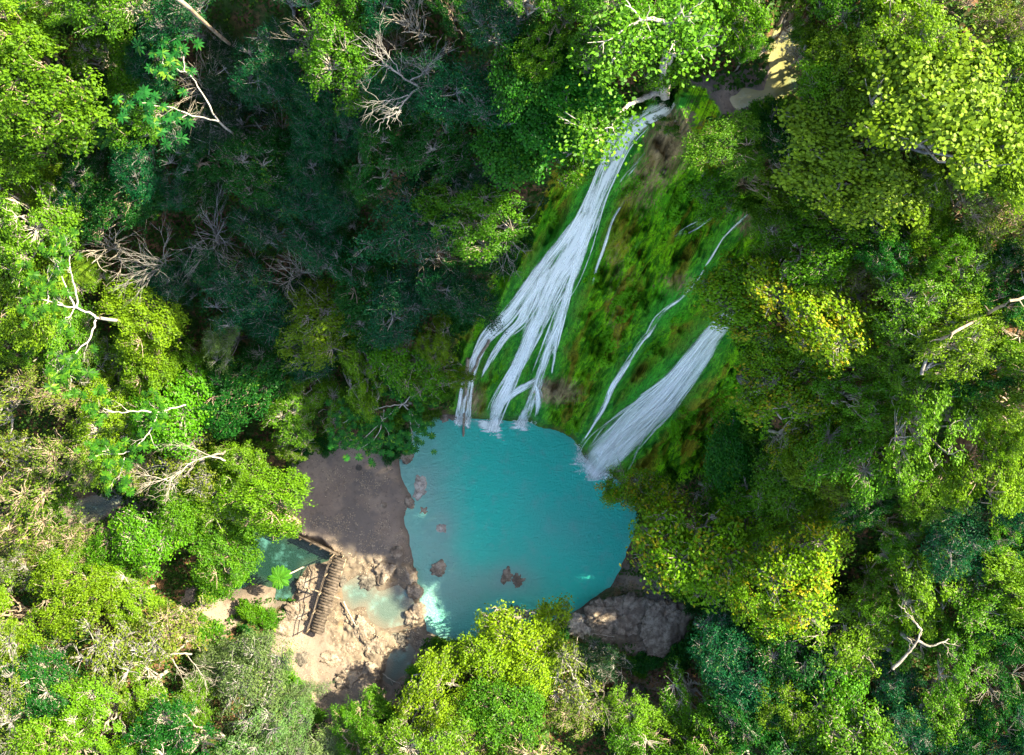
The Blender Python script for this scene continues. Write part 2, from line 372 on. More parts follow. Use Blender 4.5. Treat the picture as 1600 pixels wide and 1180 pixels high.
M_pale = wood_material('bark_pale', (.20, .17, .13), (.37, .33, .27))
M_white = wood_material('bark_white', (.27, .245, .20), (.46, .42, .35))
M_grey = wood_material('bark_grey', (.12, .11, .095), (.27, .255, .23))
M_plank = wood_material('weathered_planks', (.035, .027, .02), (.11, .085, .065))
def stone_material(name, ca, cb):
    m, t = newmat(name); b = NB(t); pos = b.n('ShaderNodeNewGeometry').outputs['Position']
    n = b.noise(pos, 1.6, 6, .7); n2 = b.noise(pos, 7, 5, .7); vo = b.n('ShaderNodeTexVoronoi'); vo.feature = 'DISTANCE_TO_EDGE'; vo.inputs['Scale'].default_value = 1.3
    b.l(pos, vo.inputs['Vector'])
    col = b.mix(b.ramp(n, .4, .62), ca, cb); col = b.mix(b.math('MULTIPLY', b.ramp(n2, .54, .66), .7), col, (.045, .035, .025))
    h = b.math('ADD', n2, n)
    b.out(b.pbsdf(col, .85, b.bump(h, .9, .12), .3).outputs[0]); return m
M_stone = stone_material('limestone', (.12, .09, .065), (.27, .22, .165))
M_stone_pale = stone_material('pale_karst', (.22, .19, .155), (.42, .38, .32))
M_stone_dark = stone_material('wet_limestone', (.06, .052, .042), (.16, .14, .11))

def water_material(name, deep, shallow_sun, rough=.12, scale=1.0, amp=.5):
    m, t = newmat(name); b = NB(t); pos = b.n('ShaderNodeNewGeometry').outputs['Position']
    s1 = b.mapping(pos, rot=(0, 0, .5), scale=(1.0, 1.9, 1)); s2 = b.mapping(pos, rot=(0, 0, -.35), scale=(1.6, 1, 1))
    h = b.math('ADD', b.noise(s1, 2.2*scale, 6, .68, .8), b.math('MULTIPLY', b.noise(s2, 5.0*scale, 5, .7, .8), .8))
    n = b.noise(pos, .22, 4, .6); n2 = b.noise(pos, .9, 4, .6)
    f = b.math('ADD', b.attr('shallow_sun'), b.math('MULTIPLY', b.math('SUBTRACT', n, .5), .8), clamp=True)
    col = b.mix(f, deep, shallow_sun)
    col = b.mix(b.math('MULTIPLY', b.ramp(n2, .5, .75), .25), col, shallow_sun)
    # crests of suspended milky water
    col = b.mix(b.math('MULTIPLY', b.ramp(n2, .5, .8), .2), col, (.20, .60, .55))
    b.out(b.pbsdf(col, rough, b.bump(h, amp, .36), .5).outputs[0]); return m
M_pool = water_material('turquoise_water', (.05, .66, .50), (.24, .49, .42), amp=1.0)
M_creek = water_material('creek_water', (.006, .024, .016), (.02, .04, .022), scale=1.5, amp=.3)
M_river = water_material('river_water', (.045, .075, .055), (.16, .15, .10), scale=1.5, amp=.3)
M_upper = water_material('olive_water', (.12, .12, .04), (.22, .20, .08), scale=1.2, amp=.12)
M_terr = water_material('shallow_water', (.07, .10, .08), (.12, .11, .08), scale=1.5, amp=.3)

def fall_material(name='white_water', mul=1.0, lo=2.62, hi=3.45):
    m, t = newmat(name); b = NB(t)
    uv = b.n('ShaderNodeUVMap').outputs[0]
    a1 = b.mapping(uv, scale=(.07, 1, 1)); a2 = b.mapping(uv, scale=(.5, 1, 1))
    n = b.math('ADD', b.math('MULTIPLY', b.noise(a1, 1.7, 2, .5, .3), 2.0), b.math('MULTIPLY', b.noise(a1, 5.5, 5, .65, .2), 2.2)); n2 = b.noise(a2, 12, 5, .8, .3)
    den = b.attr('dens')
    f = b.math('ADD', b.math('ADD', b.math('MULTIPLY', n, mul), b.math('MULTIPLY', n2, .8)), den)
    al = b.math('MULTIPLY', b.ramp(f, lo, hi), .98)
    p = b.pbsdf((.97, .97, .92), .5, b.bump(n2, .2, .06), .4)
    tl = b.n('ShaderNodeBsdfTranslucent'); tl.inputs[0].default_value = (.95, .96, .93, 1)
    mx = b.n('ShaderNodeMixShader'); mx.inputs[0].default_value = .25; b.l(p.outputs[0], mx.inputs[1]); b.l(tl.outputs[0], mx.inputs[2])
    tr = b.n('ShaderNodeBsdfTransparent'); m2 = b.n('ShaderNodeMixShader')
    b.l(al, m2.inputs[0]); b.l(tr.outputs[0], m2.inputs[1]); b.l(mx.outputs[0], m2.inputs[2]); b.out(m2.outputs[0])
    return m
M_fall = fall_material(); M_mist = fall_material('misty_white_water', .5, 1.35, 2.5)

# ------------------------------------------------------------------ ground sheet, split into forest floor, cliff and sand bank
ny, nx = H.shape
V = np.stack([XX.ravel(), YY.ravel(), H.ravel()], 1)
jj, ii = np.meshgrid(np.arange(ny-1), np.arange(nx-1), indexing='ij')
F = np.stack([jj*nx+ii, jj*nx+ii+1, (jj+1)*nx+ii+1, (jj+1)*nx+ii], -1).reshape(-1, 4)
damp = np.clip(np.exp(-np.abs(dpool)/.35)+np.exp(-np.abs(dcreek)/.5)+.7*np.exp(-np.abs(dterr)/.3), 0, 1)*(H < 1.2)
at_v = {'steep': clf*ss(.3, .9, SLOPE), 'moss': moss, 'rock': rock, 'sand': sand, 'wet': wet*clf, 'lmoss': light_moss, 'damp': damp}
fc = lambda a: a.ravel()[F].mean(1)
is_cliff = fc(dcl) < 0
is_sand = (fc(sand) > .5) & ~is_cliff
def sub(name, mask):
    Fs = F[mask]; used, inv = np.unique(Fs.ravel(), return_inverse=True)
    me = mesh_np(name, V[used], inv.reshape(-1, 4), {k: ('POINT', a.ravel()[used]) for k, a in at_v.items()}, [M_ground], True)
    return tag(link(name, me), kind='structure')
sub('forest_floor', ~is_cliff & ~is_sand); sub('cliff', is_cliff); sub('sand_bank', is_sand)

def water_sheet(name, P, z, mat, step=.3, grow=.6, shal_sun=None):
    P = np.array(P); x0, y0 = P.min(0)-grow; x1, y1 = P.max(0)+grow
    gx = np.arange(x0, x1+step, step); gy = np.arange(y0, y1+step, step); X, Y = np.meshgrid(gx, gy)
    d = poly_sd(P, X, Y); n = len(gx)
    j, i = np.meshgrid(np.arange(len(gy)-1), np.arange(n-1), indexing='ij')
    Fw = np.stack([j*n+i, j*n+i+1, (j+1)*n+i+1, (j+1)*n+i], -1).reshape(-1, 4)
    Fw = Fw[(d.ravel()[Fw] < grow).any(1)]
    used, inv = np.unique(Fw.ravel(), return_inverse=True)
    Vw = np.stack([X.ravel(), Y.ravel(), np.full(X.size, z)], 1)[used]
    s = shal_sun(X, Y, d) if shal_sun else ss(-1.0, 0, d)
    me = mesh_np(name, Vw, inv.reshape(-1, 4), {'shallow_sun': ('POINT', s.ravel()[used])}, [mat], True)
    return tag(link(name, me), kind='structure')
def pool_shal_sun(X, Y, d):
    px, py = topx(X, Y, 0)
    s = .85*(1-ss(640, 760, px-.12*(py-700)))+.5*np.exp(-((px-745)/60)**2-((py-925)/35)**2)+.8*np.exp(-((px-800)/45)**2-((py-905)/28)**2)+.25*np.exp(-((px-850)/70)**2-((py-840)/60)**2)  # left shallows, rock halos, and the lower-edge sun patch painted in as paler colour
    for cx, cy in ((690,825),(686,885),(657,762)): s = s+.5*np.exp(-((px-cx)/22)**2-((py-cy)/26)**2)
    return np.clip(s+.2*ss(-.7, 0, d), 0, 1)
water_sheet('pool_water', POOL, 0, M_pool, shal_sun=pool_shal_sun)
water_sheet('creek_water', CREEK, -.3, M_creek)
water_sheet('river_water', RIVER, -.2, M_river)
water_sheet('terrace_water', TERR, .18, M_terr, grow=.3)
water_sheet('terrace_water', TERR2, .1, M_terr, grow=.3)
water_sheet('stream_water', UPPER, 30.0, M_upper, step=.12, grow=.25)

# ------------------------------------------------------------------ falling water
def resample(P, n):
    P = np.asarray(P, float); k = len(P)
    t = np.linspace(0, k-1, n); i = np.clip(t.astype(int), 0, k-2); f = (t-i)[:, None]
    p0 = P[np.clip(i-1, 0, k-1)]; p1 = P[i]; p2 = P[i+1]; p3 = P[np.clip(i+2, 0, k-1)]
    return .5*((2*p1)+(-p0+p2)*f+(2*p0-5*p1+4*p2-p3)*f*f+(-p0+3*p1-3*p2+p3)*f**3)
def ribbon_rows(cl, m, lift, dens):
    """cl (n,3): px, py, half width"""
    n = len(cl); tan = np.gradient(cl[:, :2], axis=0); tan /= np.linalg.norm(tan, axis=1)[:, None]+1e-9
    nrm = np.stack([-tan[:, 1], tan[:, 0]], 1)
    t = np.linspace(-1, 1, m)
    px = cl[:, 0:1]+nrm[:, 0:1]*cl[:, 2:3]*t; py = cl[:, 1:2]+nrm[:, 1:2]*cl[:, 2:3]*t
    x, y, z = ground_px(px.ravel(), py.ravel())
    z = np.maximum(z, 0)+lift*(1-.6*np.tile(t*t, n)); k = lift*.5
    V = np.stack([x-.40*k, y-.915*k, z], 1)
    c3 = V.reshape(n, m, 3)[:, m//2]
    s = np.concatenate([[0], np.cumsum(np.linalg.norm(np.diff(c3, axis=0), axis=1))])
    wid = np.linalg.norm(V.reshape(n, m, 3)[:, -1]-V.reshape(n, m, 3)[:, 0], axis=1)
    UV = np.stack([np.repeat(s, m), (t[None]*wid[:, None]*.5).ravel()], 1)
    e = np.clip(1-np.abs(t), 0, 1); D = np.tile(dens+.15-1.3*(1-e)**2.2, n)
    D = D-np.repeat(.35*(np.clip(1-np.arange(n)/4, 0, 1))+.9*np.clip(1-np.arange(n)[::-1]/3, 0, 1), m)
    j, i = np.meshgrid(np.arange(n-1), np.arange(m-1), indexing='ij')
    Fr = np.stack([j*m+i, j*m+i+1, (j+1)*m+i+1, (j+1)*m+i], -1).reshape(-1, 4)
    return V, Fr, UV, D
def falls(name, key, label, base, nthread, dens):
    Vs, Fs, Us, Ds = [], [], [], []; off = 0; uo = 0
    def add(r):
        nonlocal off, uo
        Vs.append(r[0]); Fs.append(r[1]+off); Us.append(r[2]+np.array([uo, uo*1.7])); Ds.append(r[3]); off += len(r[0]); uo += 13.7
    for q, s in enumerate(STR[key]):
        ln = sum(math.hypot(b[0]-a[0], b[1]-a[1]) for a, b in zip(s[:-1], s[1:]))
        cl = resample(s, max(8, int(ln/6)))
        add(ribbon_rows(cl*np.array([1, 1, 1.15]), 13, .18, dens))
        if s[1][2] > 4: add(ribbon_rows(cl*np.array([1, 1, 1.8]), 13, .3, -.1 if key == 'right' else -.25))
        for k in range(nthread if s[1][2] > 4 else 2):
            c2 = cl.copy(); a0 = random.uniform(-1, 1); ph = random.uniform(0, 6)
            lo = random.uniform(0, .45); hi = random.uniform(.6, 1.0)
            i0 = int(lo*len(cl)); i1 = max(i0+5, int(hi*len(cl))); c2 = c2[i0:i1]
            if len(c2) < 4: continue
            tt = np.linspace(0, 1, len(c2)); lat = a0*(.7+.6*tt)+.15*np.sin(tt*7+ph)
            tan = np.gradient(c2[:, :2], axis=0); tan /= np.linalg.norm(tan, axis=1)[:, None]+1e-9
            c2[:, 0] += -tan[:, 1]*lat*c2[:, 2]; c2[:, 1] += tan[:, 0]*lat*c2[:, 2]
            c2[:, 2] = random.uniform(1.5, 4.0)*(.4+.6*np.sin(np.pi*(.1+.85*tt)))
            add(ribbon_rows(c2, 7, .2+.1*random.random(), random.uniform(.25, .6)))
    V = np.concatenate(Vs); c0 = V.mean(0)
    root = empty(name, base); tag(root, label, 'waterfall')
    me = mesh_np(name+'_flow', V-np.array(base), np.concatenate(Fs), {'dens': ('POINT', np.concatenate(Ds))}, [M_mist if key == 'right' else M_fall], True, np.concatenate(Us))
    link('falling_water', me, root)
    return root
def splash(root, px, py, r, n=90):
    """foam and droplets where the fall meets the pool"""
    x, y, z = unp(px, py, 0)[0], unp(px, py, 0)[1], 0
    bmv, bmf, dn, uv = [], [], [], []
    rings, seg = 7, 26
    for i in range(rings+1):
        for k in range(seg):
            a = k/seg*2*math.pi; rr = r*2.0*(i+.02)/rings*(1+.35*math.sin(a*3+px)+.2*math.sin(a*5+py))
            bmv.append((x+rr*math.cos(a), y+rr*math.sin(a), .05)); dn.append(1.1-1.9*(i/rings)**1.4); uv.append((x+rr*math.cos(a)*2.5, y+rr*math.sin(a)))
    for i in range(rings):
        for k in range(seg): bmf.append((i*seg+k, i*seg+(k+1) % seg, (i+1)*seg+(k+1) % seg, (i+1)*seg+k))
    b = np.array(root.location)
    link('foam', mesh_np('foam', np.array(bmv)-b, np.array(bmf), {'dens': ('POINT', dn)}, [M_fall], True, np.array(uv)), root)
    cen = np.stack([x+rng.normal(0, r*.45, n), y+rng.normal(0, r*.45, n), np.abs(rng.normal(0, .45, n))+.1], 1)
    sz = rng.uniform(.015, .05, n); O = np.array([(1,0,0),(-1,0,0),(0,1,0),(0,-1,0),(0,0,1),(0,0,-1)])
    T = np.array([(0,2,4),(2,1,4),(1,3,4),(3,0,4),(2,0,5),(1,2,5),(3,1,5),(0,3,5)])
    Vd = (cen[:, None]+O[None]*sz[:, None, None]).reshape(-1, 3); Fd = (T[None]+np.arange(n)[:, None, None]*6).reshape(-1, 3)
    tag(link('spray', mesh_np('spray', Vd-b, Fd, {'dens': ('POINT', np.ones(len(Vd)))}, [M_fall], True, Vd[:, :2]), root), kind='stuff')
f1 = falls('waterfall', 'main', 'tall main waterfall splitting into white strands down the mossy cliff left of centre', (*unp(770, 664, 0), 0), 7, .62)
for a in ((771,666,.75),(815,662,.6),(838,656,.4),(727,655,.45),(717,655,.4)): splash(f1, *a)
f2 = falls('waterfall', 'thin', 'thin white thread of water between the two wide falls', (*unp(905, 696, 0), 0), 3, .42)
splash(f2, 906, 698, .4, 40)
f3 = falls('waterfall', 'right', 'wide diagonal waterfall sliding from right-hand trees into the pool', (*unp(930, 725, 0), 0), 9, .5)
for a in ((922,726,1.1),(940,734,.9),(908,714,.5)): splash(f3, *a)
falls('waterfall', 'trickle', 'faint trickles on the mossy rock above the thin thread', (*unp(1000, 375, 22), 22), 2, .12)

# ------------------------------------------------------------------ foliage and wood generators
LQ = {'leaf': np.array([(-.5, 0, 0), (0, -.3, .06), (.5, 0, -.05), (0, .3, .06)]),
      'narrow': np.array([(-.5, 0, 0), (0, -.17, .04), (.5, 0, -.08), (0, .17, .04)]),
      'round': np.array([(-.5, 0, 0), (-.28, -.42, .05), (.25, -.42, .0), (.5, 0, -.08), (.25, .42, .0), (-.28, .42, .05)])}
def leaf_geo(P, N, size, shape, g):
    """leaves at P with normals N; returns V, F"""
    n = len(P); N = N/(np.linalg.norm(N, axis=1)[:, None]+1e-9)
    a = g.normal(size=(n, 3)); T = a-(a*N).sum(1)[:, None]*N; T /= np.linalg.norm(T, axis=1)[:, None]+1e-9
    B = np.cross(N, T); L = LQ[shape]; k = len(L)
    V = P[:, None]+size[:, None, None]*(L[None, :, 0:1]*T[:, None]+L[None, :, 1:2]*B[:, None]+L[None, :, 2:3]*N[:, None])
    return V.reshape(-1, 3), np.arange(n*k).reshape(n, k)
def tubes(polys, sides=5):
    """list of (pts (n,3), radii (n)) -> V, F"""
    Vs, Fs, off = [], [], 0
    ang = np.arange(sides)/sides*2*np.pi; ca, sa = np.cos(ang), np.sin(ang)
    for P, r in polys:
        P = np.asarray(P, float); r = np.asarray(r, float); n = len(P)
        T = np.gradient(P, axis=0); T /= np.linalg.norm(T, axis=1)[:, None]+1e-9
        ref = np.where(np.abs(T[:, 2:3]) > .9, np.array([[1., 0, 0]]), np.array([[0, 0, 1.]]))
        A_ = np.cross(T, ref); A_ /= np.linalg.norm(A_, axis=1)[:, None]+1e-9; B_ = np.cross(T, A_)
        V = P[:, None]+r[:, None, None]*(ca[None, :, None]*A_[:, None]+sa[None, :, None]*B_[:, None])
        Vs.append(V.reshape(-1, 3))
        i = np.arange(n-1)[:, None]; k = np.arange(sides)[None]; k2 = (k+1) % sides
        Fs.append((np.stack([i*sides+k, i*sides+k2, (i+1)*sides+k2, (i+1)*sides+k], -1).reshape(-1, 4))+off); off += n*sides
    return np.concatenate(Vs), np.concatenate(Fs)
def wob(a, b, n, amp, g, sag=0):
    t = np.linspace(0, 1, n)[:, None]; P = np.asarray(a)*(1-t)+np.asarray(b)*t
    e = np.sin(np.pi*t); w_ = g.normal(0, amp, (n, 3)); w_[0] = 0; w_[-1] = 0
    P = P+w_*e; P[:, 2:3] += sag*e
    return P
def crown_proto(seed, R=3., Hc=6., lobes=13, sprigs=80, per=14, ls=.17, shape='leaf', oblate=.55, spread=.22, twigs=.35, gap=.35, up=.9, bark=None, limb=.5):
    g = np.random.default_rng(seed)
    LC = []
    tries = 0
    while len(LC) < lobes and tries < 900:
        tries += 1
        a = g.uniform(0, 2*np.pi); r = R*math.sqrt(g.uniform(0, 1))*.80*(1+.26*math.sin(a*2+seed)+.2*math.sin(a*3+2*seed))
        z = Hc+oblate*R*(1-(r/R)**2)*g.uniform(.35, 1.0)-.12*R
        p = np.array([r*math.cos(a), r*math.sin(a), z])
        if all(np.linalg.norm(p-q[0]) > .33*R for q in LC): LC.append((p, R*g.uniform(.17, .33)))
    P, N, VV, V2 = [], [], [], []; tw = []
    for p, lr in LC:
        ns = int(sprigs*(lr/R/.26)**2)
        d = g.normal(size=(ns, 3)); d[:, 2] = np.abs(d[:, 2])*.8-.22; d /= np.linalg.norm(d, axis=1)[:, None]
        rad = lr*g.uniform(.55, 1.12, ns)*(1+.3*np.sin(d[:, 0]*5+seed)*np.cos(d[:, 1]*4))
        sp = p+d*rad[:, None]*np.array([1.15, 1.15, .8])
        keep = .5*vnoise(sp[:, 0]*.95+seed*7, sp[:, 1]*.95+sp[:, 2])+.5*vnoise(sp[:, 0]*2.6+seed*3, sp[:, 1]*2.6+sp[:, 2]*1.5) > gap*.8
        sp = sp[keep]; d = d[keep]
        m = per; c = np.repeat(sp, m, 0)+g.normal(0, 1, (len(sp)*m, 3))*np.array([spread, spread, spread*.6])
        nn = np.repeat(d, m, 0)*.8+np.array([0, 0, up*.55])+g.normal(0, .5, (len(c), 3))
        P.append(c); N.append(nn); VV.append(np.clip(np.repeat(g.uniform(0, 1, len(sp)), m)*.55+g.uniform(0, .45, len(c)), 0, 1)); V2.append(np.repeat(g.uniform(0, 1, len(sp)), m))
        for q in sp[g.random(len(sp)) < twigs]:
            tw.append((wob(p-np.array([0, 0, lr*.3]), q+np.array([0, 0, .05]), 4, .06, g), np.array([.035, .026, .018, .01])*1.0))
    P = np.concatenate(P); N = np.concatenate(N)
    V, F_ = leaf_geo(P, N, ls*g.uniform(.7, 1.35, len(P)), shape, g)
    cm = mesh_np('crown_%d' % seed, V, F_, {'v': ('FACE', np.concatenate(VV)), 'v2': ('FACE', np.concatenate(V2))}, [M_leaf])
    lean = g.normal(0, .25, 2); top = np.array([lean[0], lean[1], Hc*.72])
    tr = [(wob((0, 0, -1.5), top, 9, .1, g), np.linspace(.22, .13, 9)*R/3)]
    for p, lr in LC:
        f = g.uniform(.45, 1.0); st = np.array([0, 0, -1.5])*(1-f)+top*f; st[2] = max(st[2], Hc*.35)
        tr.append((wob(st, p-np.array([0, 0, lr*.2]), 7, .16, g, -.2), np.linspace(.095, .03, 7)*R/3*(1+limb*.3)))
    V, F_ = tubes(tr+tw, 5)
    tm = mesh_np('trunk_%d' % seed, V, F_, None, [bark or M_bark], True)
    return {'crown': cm, 'trunk': tm, 'R': R, 'H': Hc+oblate*R*.5}
def bare_geo(seed, Ht=7, spreadR=2.6, n1=7, depth=4, r0=.11, fan=.5):
    g = np.random.default_rng(seed); out = []
    def rec(p, d, L, r, k):
        n = 5; P = [p]
        dd = d.copy()
        for i in range(n-1):
            dd = dd+g.normal(0, .13, 3); dd /= np.linalg.norm(dd); P.append(P[-1]+dd*L/(n-1))
        out.append((np.array(P), np.linspace(r, r*.55, n)))
        if k == 0: return
        for q in range(g.integers(2, 4)):
            f = g.uniform(.35, 1); i = int(f*(n-1)); e = dd+g.normal(0, fan, 3); e /= np.linalg.norm(e)
            rec(P[i], e, L*g.uniform(.55, .85), r*.58, k-1)
    base = np.array([0., 0, -1.5]); top = np.array([g.normal(0, .4), g.normal(0, .4), Ht*.45])
    out.append((wob(base, top, 7, .08, g), np.linspace(r0, r0*.8, 7)))
    for i in range(n1):
        a = i/n1*6.28+g.uniform(-.4, .4); d = np.array([math.cos(a)*spreadR/Ht*1.3, math.sin(a)*spreadR/Ht*1.3, 1.]); d /= np.linalg.norm(d)
        rec(top*g.uniform(.7, 1)+np.array([0, 0, 0]), d, Ht*.3, r0*.6, depth-1)
    return out
def bare_proto(seed, bark, **k):
    V, F_ = tubes(bare_geo(seed, **k), 4)
    return {'trunk': mesh_np('bare_%d' % seed, V, F_, None, [bark], True), 'crown': None, 'R': 2.6, 'H': k.get('Ht', 7)*.9}

PROTO = {
 'fine': [crown_proto(11, lobes=24, sprigs=80, per=15, ls=.155, gap=.55, spread=.17), crown_proto(12, lobes=20, sprigs=90, per=15, ls=.15, oblate=.85, gap=.58, spread=.16, twigs=.5, bark=M_pale), crown_proto(13, lobes=26, sprigs=76, per=15, ls=.16, oblate=.6, gap=.56, spread=.17), crown_proto(14, lobes=18, sprigs=90, per=15, ls=.145, gap=.64, spread=.16, twigs=.9, bark=M_pale), crown_proto(15, lobes=28, sprigs=70, per=14, ls=.15, gap=.6, oblate=.7, spread=.16, twigs=.6, bark=M_pale)],
 'broad': [crown_proto(21, lobes=22, sprigs=70, per=11, ls=.2, bark=M_pale, gap=.58, twigs=.9), crown_proto(22, lobes=18, sprigs=76, per=11, ls=.19, bark=M_grey, oblate=.75, gap=.6, twigs=.9), crown_proto(23, lobes=24, sprigs=66, per=11, ls=.19, bark=M_pale, gap=.64, twigs=1.2)],
 'round': [crown_proto(31, lobes=22, sprigs=90, per=11, ls=.15, shape='round', bark=M_grey, gap=.5, up=1.2), crown_proto(32, lobes=20, sprigs=95, per=11, ls=.145, shape='round', bark=M_grey, gap=.55, up=1.2)],
 'feather': [crown_proto(41, lobes=20, sprigs=60, per=14, ls=.18, shape='narrow', oblate=.6, gap=.5, bark=M_grey, twigs=.5), crown_proto(42, lobes=17, sprigs=60, per=14, ls=.17, shape='narrow', oblate=.5, gap=.6, bark=M_grey, twigs=.8)],
 'twiggy': [crown_proto(51, lobes=14, sprigs=60, per=7, ls=.16, gap=.6, twigs=1.4, bark=M_bark), crown_proto(52, lobes=12, sprigs=60, per=6, ls=.17, gap=.58, twigs=1.4, bark=M_grey)],
 'shrub': [crown_proto(61, R=1.5, Hc=1.2, lobes=8, sprigs=70, per=10, ls=.2, oblate=.6), crown_proto(62, R=1.5, Hc=1.1, lobes=7, sprigs=60, per=9, ls=.24, oblate=.6), crown_proto(63, R=1.5, Hc=1.0, lobes=9, sprigs=70, per=8, ls=.2, shape='narrow', oblate=.5)],
 'bare': [bare_proto(71, M_pale, Ht=9, n1=9, fan=.28, r0=.06, spreadR=2.4), bare_proto(72, M_pale, Ht=8, n1=8, fan=.35, r0=.05), bare_proto(73, M_grey, Ht=9, n1=11, fan=.25, r0=.055, spreadR=2.2), bare_proto(74, M_pale, Ht=7, n1=7, fan=.4, r0=.08)],
}
# look word, object name, prototype, colour rgb, turning amount, bark
KIND = {
 'y': ('yellow-green fine-leaved tree', 'fine_leaved_tree', 'fine', (.13, .26, .006), .06),
 'g': ('mid-green leafy tree', 'leafy_tree', 'fine', (.08, .22, .005), .08),
 'd': ('dark blue-green tree', 'dark_tree', 'feather', (.007, .100, .028), 0),  # gorge shade is darkened into this leaf colour
 'e': ('deep green broad-leaved tree', 'broad_leaved_tree', 'fine', (.012, .10, .008), 0),  # leaf colour kept dark to carry the gorge shade
 'o': ('green tree with turning leaves', 'turning_tree', 'broad', (.15, .31, .006), .40),
 'r': ('pale lime round-leaved tree', 'round_leaved_tree', 'round', (.16, .29, .012), .1),
 's': ('silvery grey-green tree', 'silver_tree', 'feather', (.12, .21, .06), 0),
 'b': ('bright green broad-leaved tree', 'broad_leaved_tree', 'broad', (.085, .25, .004), .1),
 't': ('sparse twiggy tree', 'twiggy_tree', 'twiggy', (.13, .20, .015), .15),
 'v': ('lush deep green large-leaved tree', 'large_leaved_tree', 'round', (.030, .17, .008), 0),
 'k': ('very dark low tree', 'dark_tree', 'feather', (.010, .05, .014), 0),  # near-black leaves stand in for the deepest shade between trees
 'w': ('bare grey branching tree', 'bare_tree', 'bare', None, 0),
 'l': ('glowing lime green broad-leaved tree', 'lime_tree', 'broad', (.19, .34, .006), .12),
}
LAND = [(770,664,"the main waterfall's foot"),(1045,160,'the waterfall lip'),(860,430,"the main waterfall's middle"),(1150,490,"the wide waterfall's head"),(512,930,'the footbridge'),(450,820,'the timber landing'),
 (395,880,'the creek'),(550,770,'the shaded sand flat'),(980,970,'the pale rock shelf'),(805,985,'the tall lime tree'),(120,470,'the left-edge white-limbed tree'),(270,150,'the gorge umbrella-leaf tree'),
 (220,660,'the bank umbrella-leaf tree'),(650,135,'the large bare grey tree'),(790,360,'the hooked dead tree'),(300,720,'the bleached long-limbed tree'),(345,520,'the lone pale olive tree'),(100,800,'the left riverbed'),
 (330,950,'the lower left sand patch'),(250,1020,'the pale dead brush tree'),(420,1110,'the silvery trees'),(1230,100,'the upper stream'),(1043,60,'the pale-trunked tree'),(1490,180,'the large pale lime tree'),
 (1480,660,'the dense green dome'),(1430,800,'the rocky gully at right'),(1110,850,'the large yellowing tree'),(1290,900,'the tree with hanging tips'),(1430,1005,'the thick pale lower right limb'),(990,1080,'the dark bottom gully'),
 (0,0,'the upper left corner'),(0,1180,'the lower left corner'),(1600,1180,'the lower right corner'),(1600,0,'the upper right corner'),(1235,620,'the orange-tipped slope tree'),(310,25,'the leaning grey trunk'),
 (1590,470,'the limb at the right edge'),(740,0,'the middle of the top edge'),(800,1180,'the middle of the bottom edge'),(0,590,'the middle of the left edge'),(450,380,'the middle of the shaded gorge'),(1300,330,'the round-leaved tree pair'),
 (200,1120,'the lower left thicket'),(1200,1100,'the bottom right fresh tree'),(560,250,'the upper gorge wall'),(100,300,'the gap in the left forest'),(520,560,'the golden tree by the gorge')]
AUTO = []
def auto_label(root, look, px, py):
    i = min(range(len(LAND)), key=lambda k: math.hypot(px-LAND[k][0], py-LAND[k][1])); lx, ly, ln = LAND[i]
    a = math.degrees(math.atan2(ly-py, px-lx)) % 360
    AUTO.append((root, look, ['right', 'upper right', 'up', 'upper left', 'left', 'lower left', 'down', 'lower right'][int((a+22.5)//45) % 8], ln, math.hypot(px-lx, py-ly)))
ORD = ['nearest', 'second', 'third', 'fourth', 'fifth', 'sixth', 'seventh', 'eighth', 'ninth', 'tenth', 'eleventh', 'twelfth']
def write_labels():
    G = {}
    for r in AUTO: G.setdefault(r[1:4], []).append(r)
    WH = {'right': 'to the right of', 'upper right': 'to the upper right of', 'up': 'straight above', 'upper left': 'to the upper left of', 'left': 'to the left of', 'lower left': 'to the lower left of', 'down': 'straight below', 'lower right': 'to the lower right of'}
    for (look, dr, ln), L in G.items():
        L.sort(key=lambda r: r[4])
        for k, r in enumerate(L):
            r[0]['label'] = ('%s %s %s' % (look, WH[dr], ln)) if len(L) == 1 else ('%s %s %s %s' % (ORD[k], look, WH[dr], ln))
            if len(r[0]['label'].split()) > 16: print('LONG', r[0]['label'])
used_lab = set()
def plant(kind, px, py, rpx, hmul=1., label=None, proto=None, colmul=1., turn=None, group=None, squash=1.):
    look, name, pk, col, tv = KIND[kind]
    if proto: pk = proto
    if pk == 'shrub': name = 'shrub'; look = look.replace('tree', 'shrub')
    P = random.choice(PROTO[pk])
    z = 5.
    for _ in range(12):
        x, y = unp(px, py, z); g = float(hgt(x, y)); sc = rpx*(CAMZ-z)/FPX/P['R']; sh = sc*hmul*.5+.5*hmul
        z = .5*z+.5*(g+P['H']*sh)
    x, y = map(float, unp(px, py, z)); g = float(hgt(x, y))
    root = empty(name, (x, y, g-.05), random.uniform(0, 6.28)); ex = random.uniform(.78, 1.0); root.scale = (sc*ex, sc/ex, sh*squash)
    root.rotation_euler[0] = random.uniform(-.12, .12); root.rotation_euler[1] = random.uniform(-.12, .12)
    tag(root, label, 'shrub' if pk == 'shrub' else 'tree', group)
    if not label: auto_label(root, look, px, py)
    link('trunk' if pk != 'bare' else 'branches', P['trunk'], root)
    if P['crown']:
        c = link('crown', P['crown'], root); j = [random.uniform(.85, 1.18) for _ in range(3)]; jj = random.uniform(.85, 1.15)
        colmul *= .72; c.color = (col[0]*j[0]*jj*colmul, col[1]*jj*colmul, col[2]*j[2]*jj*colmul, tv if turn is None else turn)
    return root

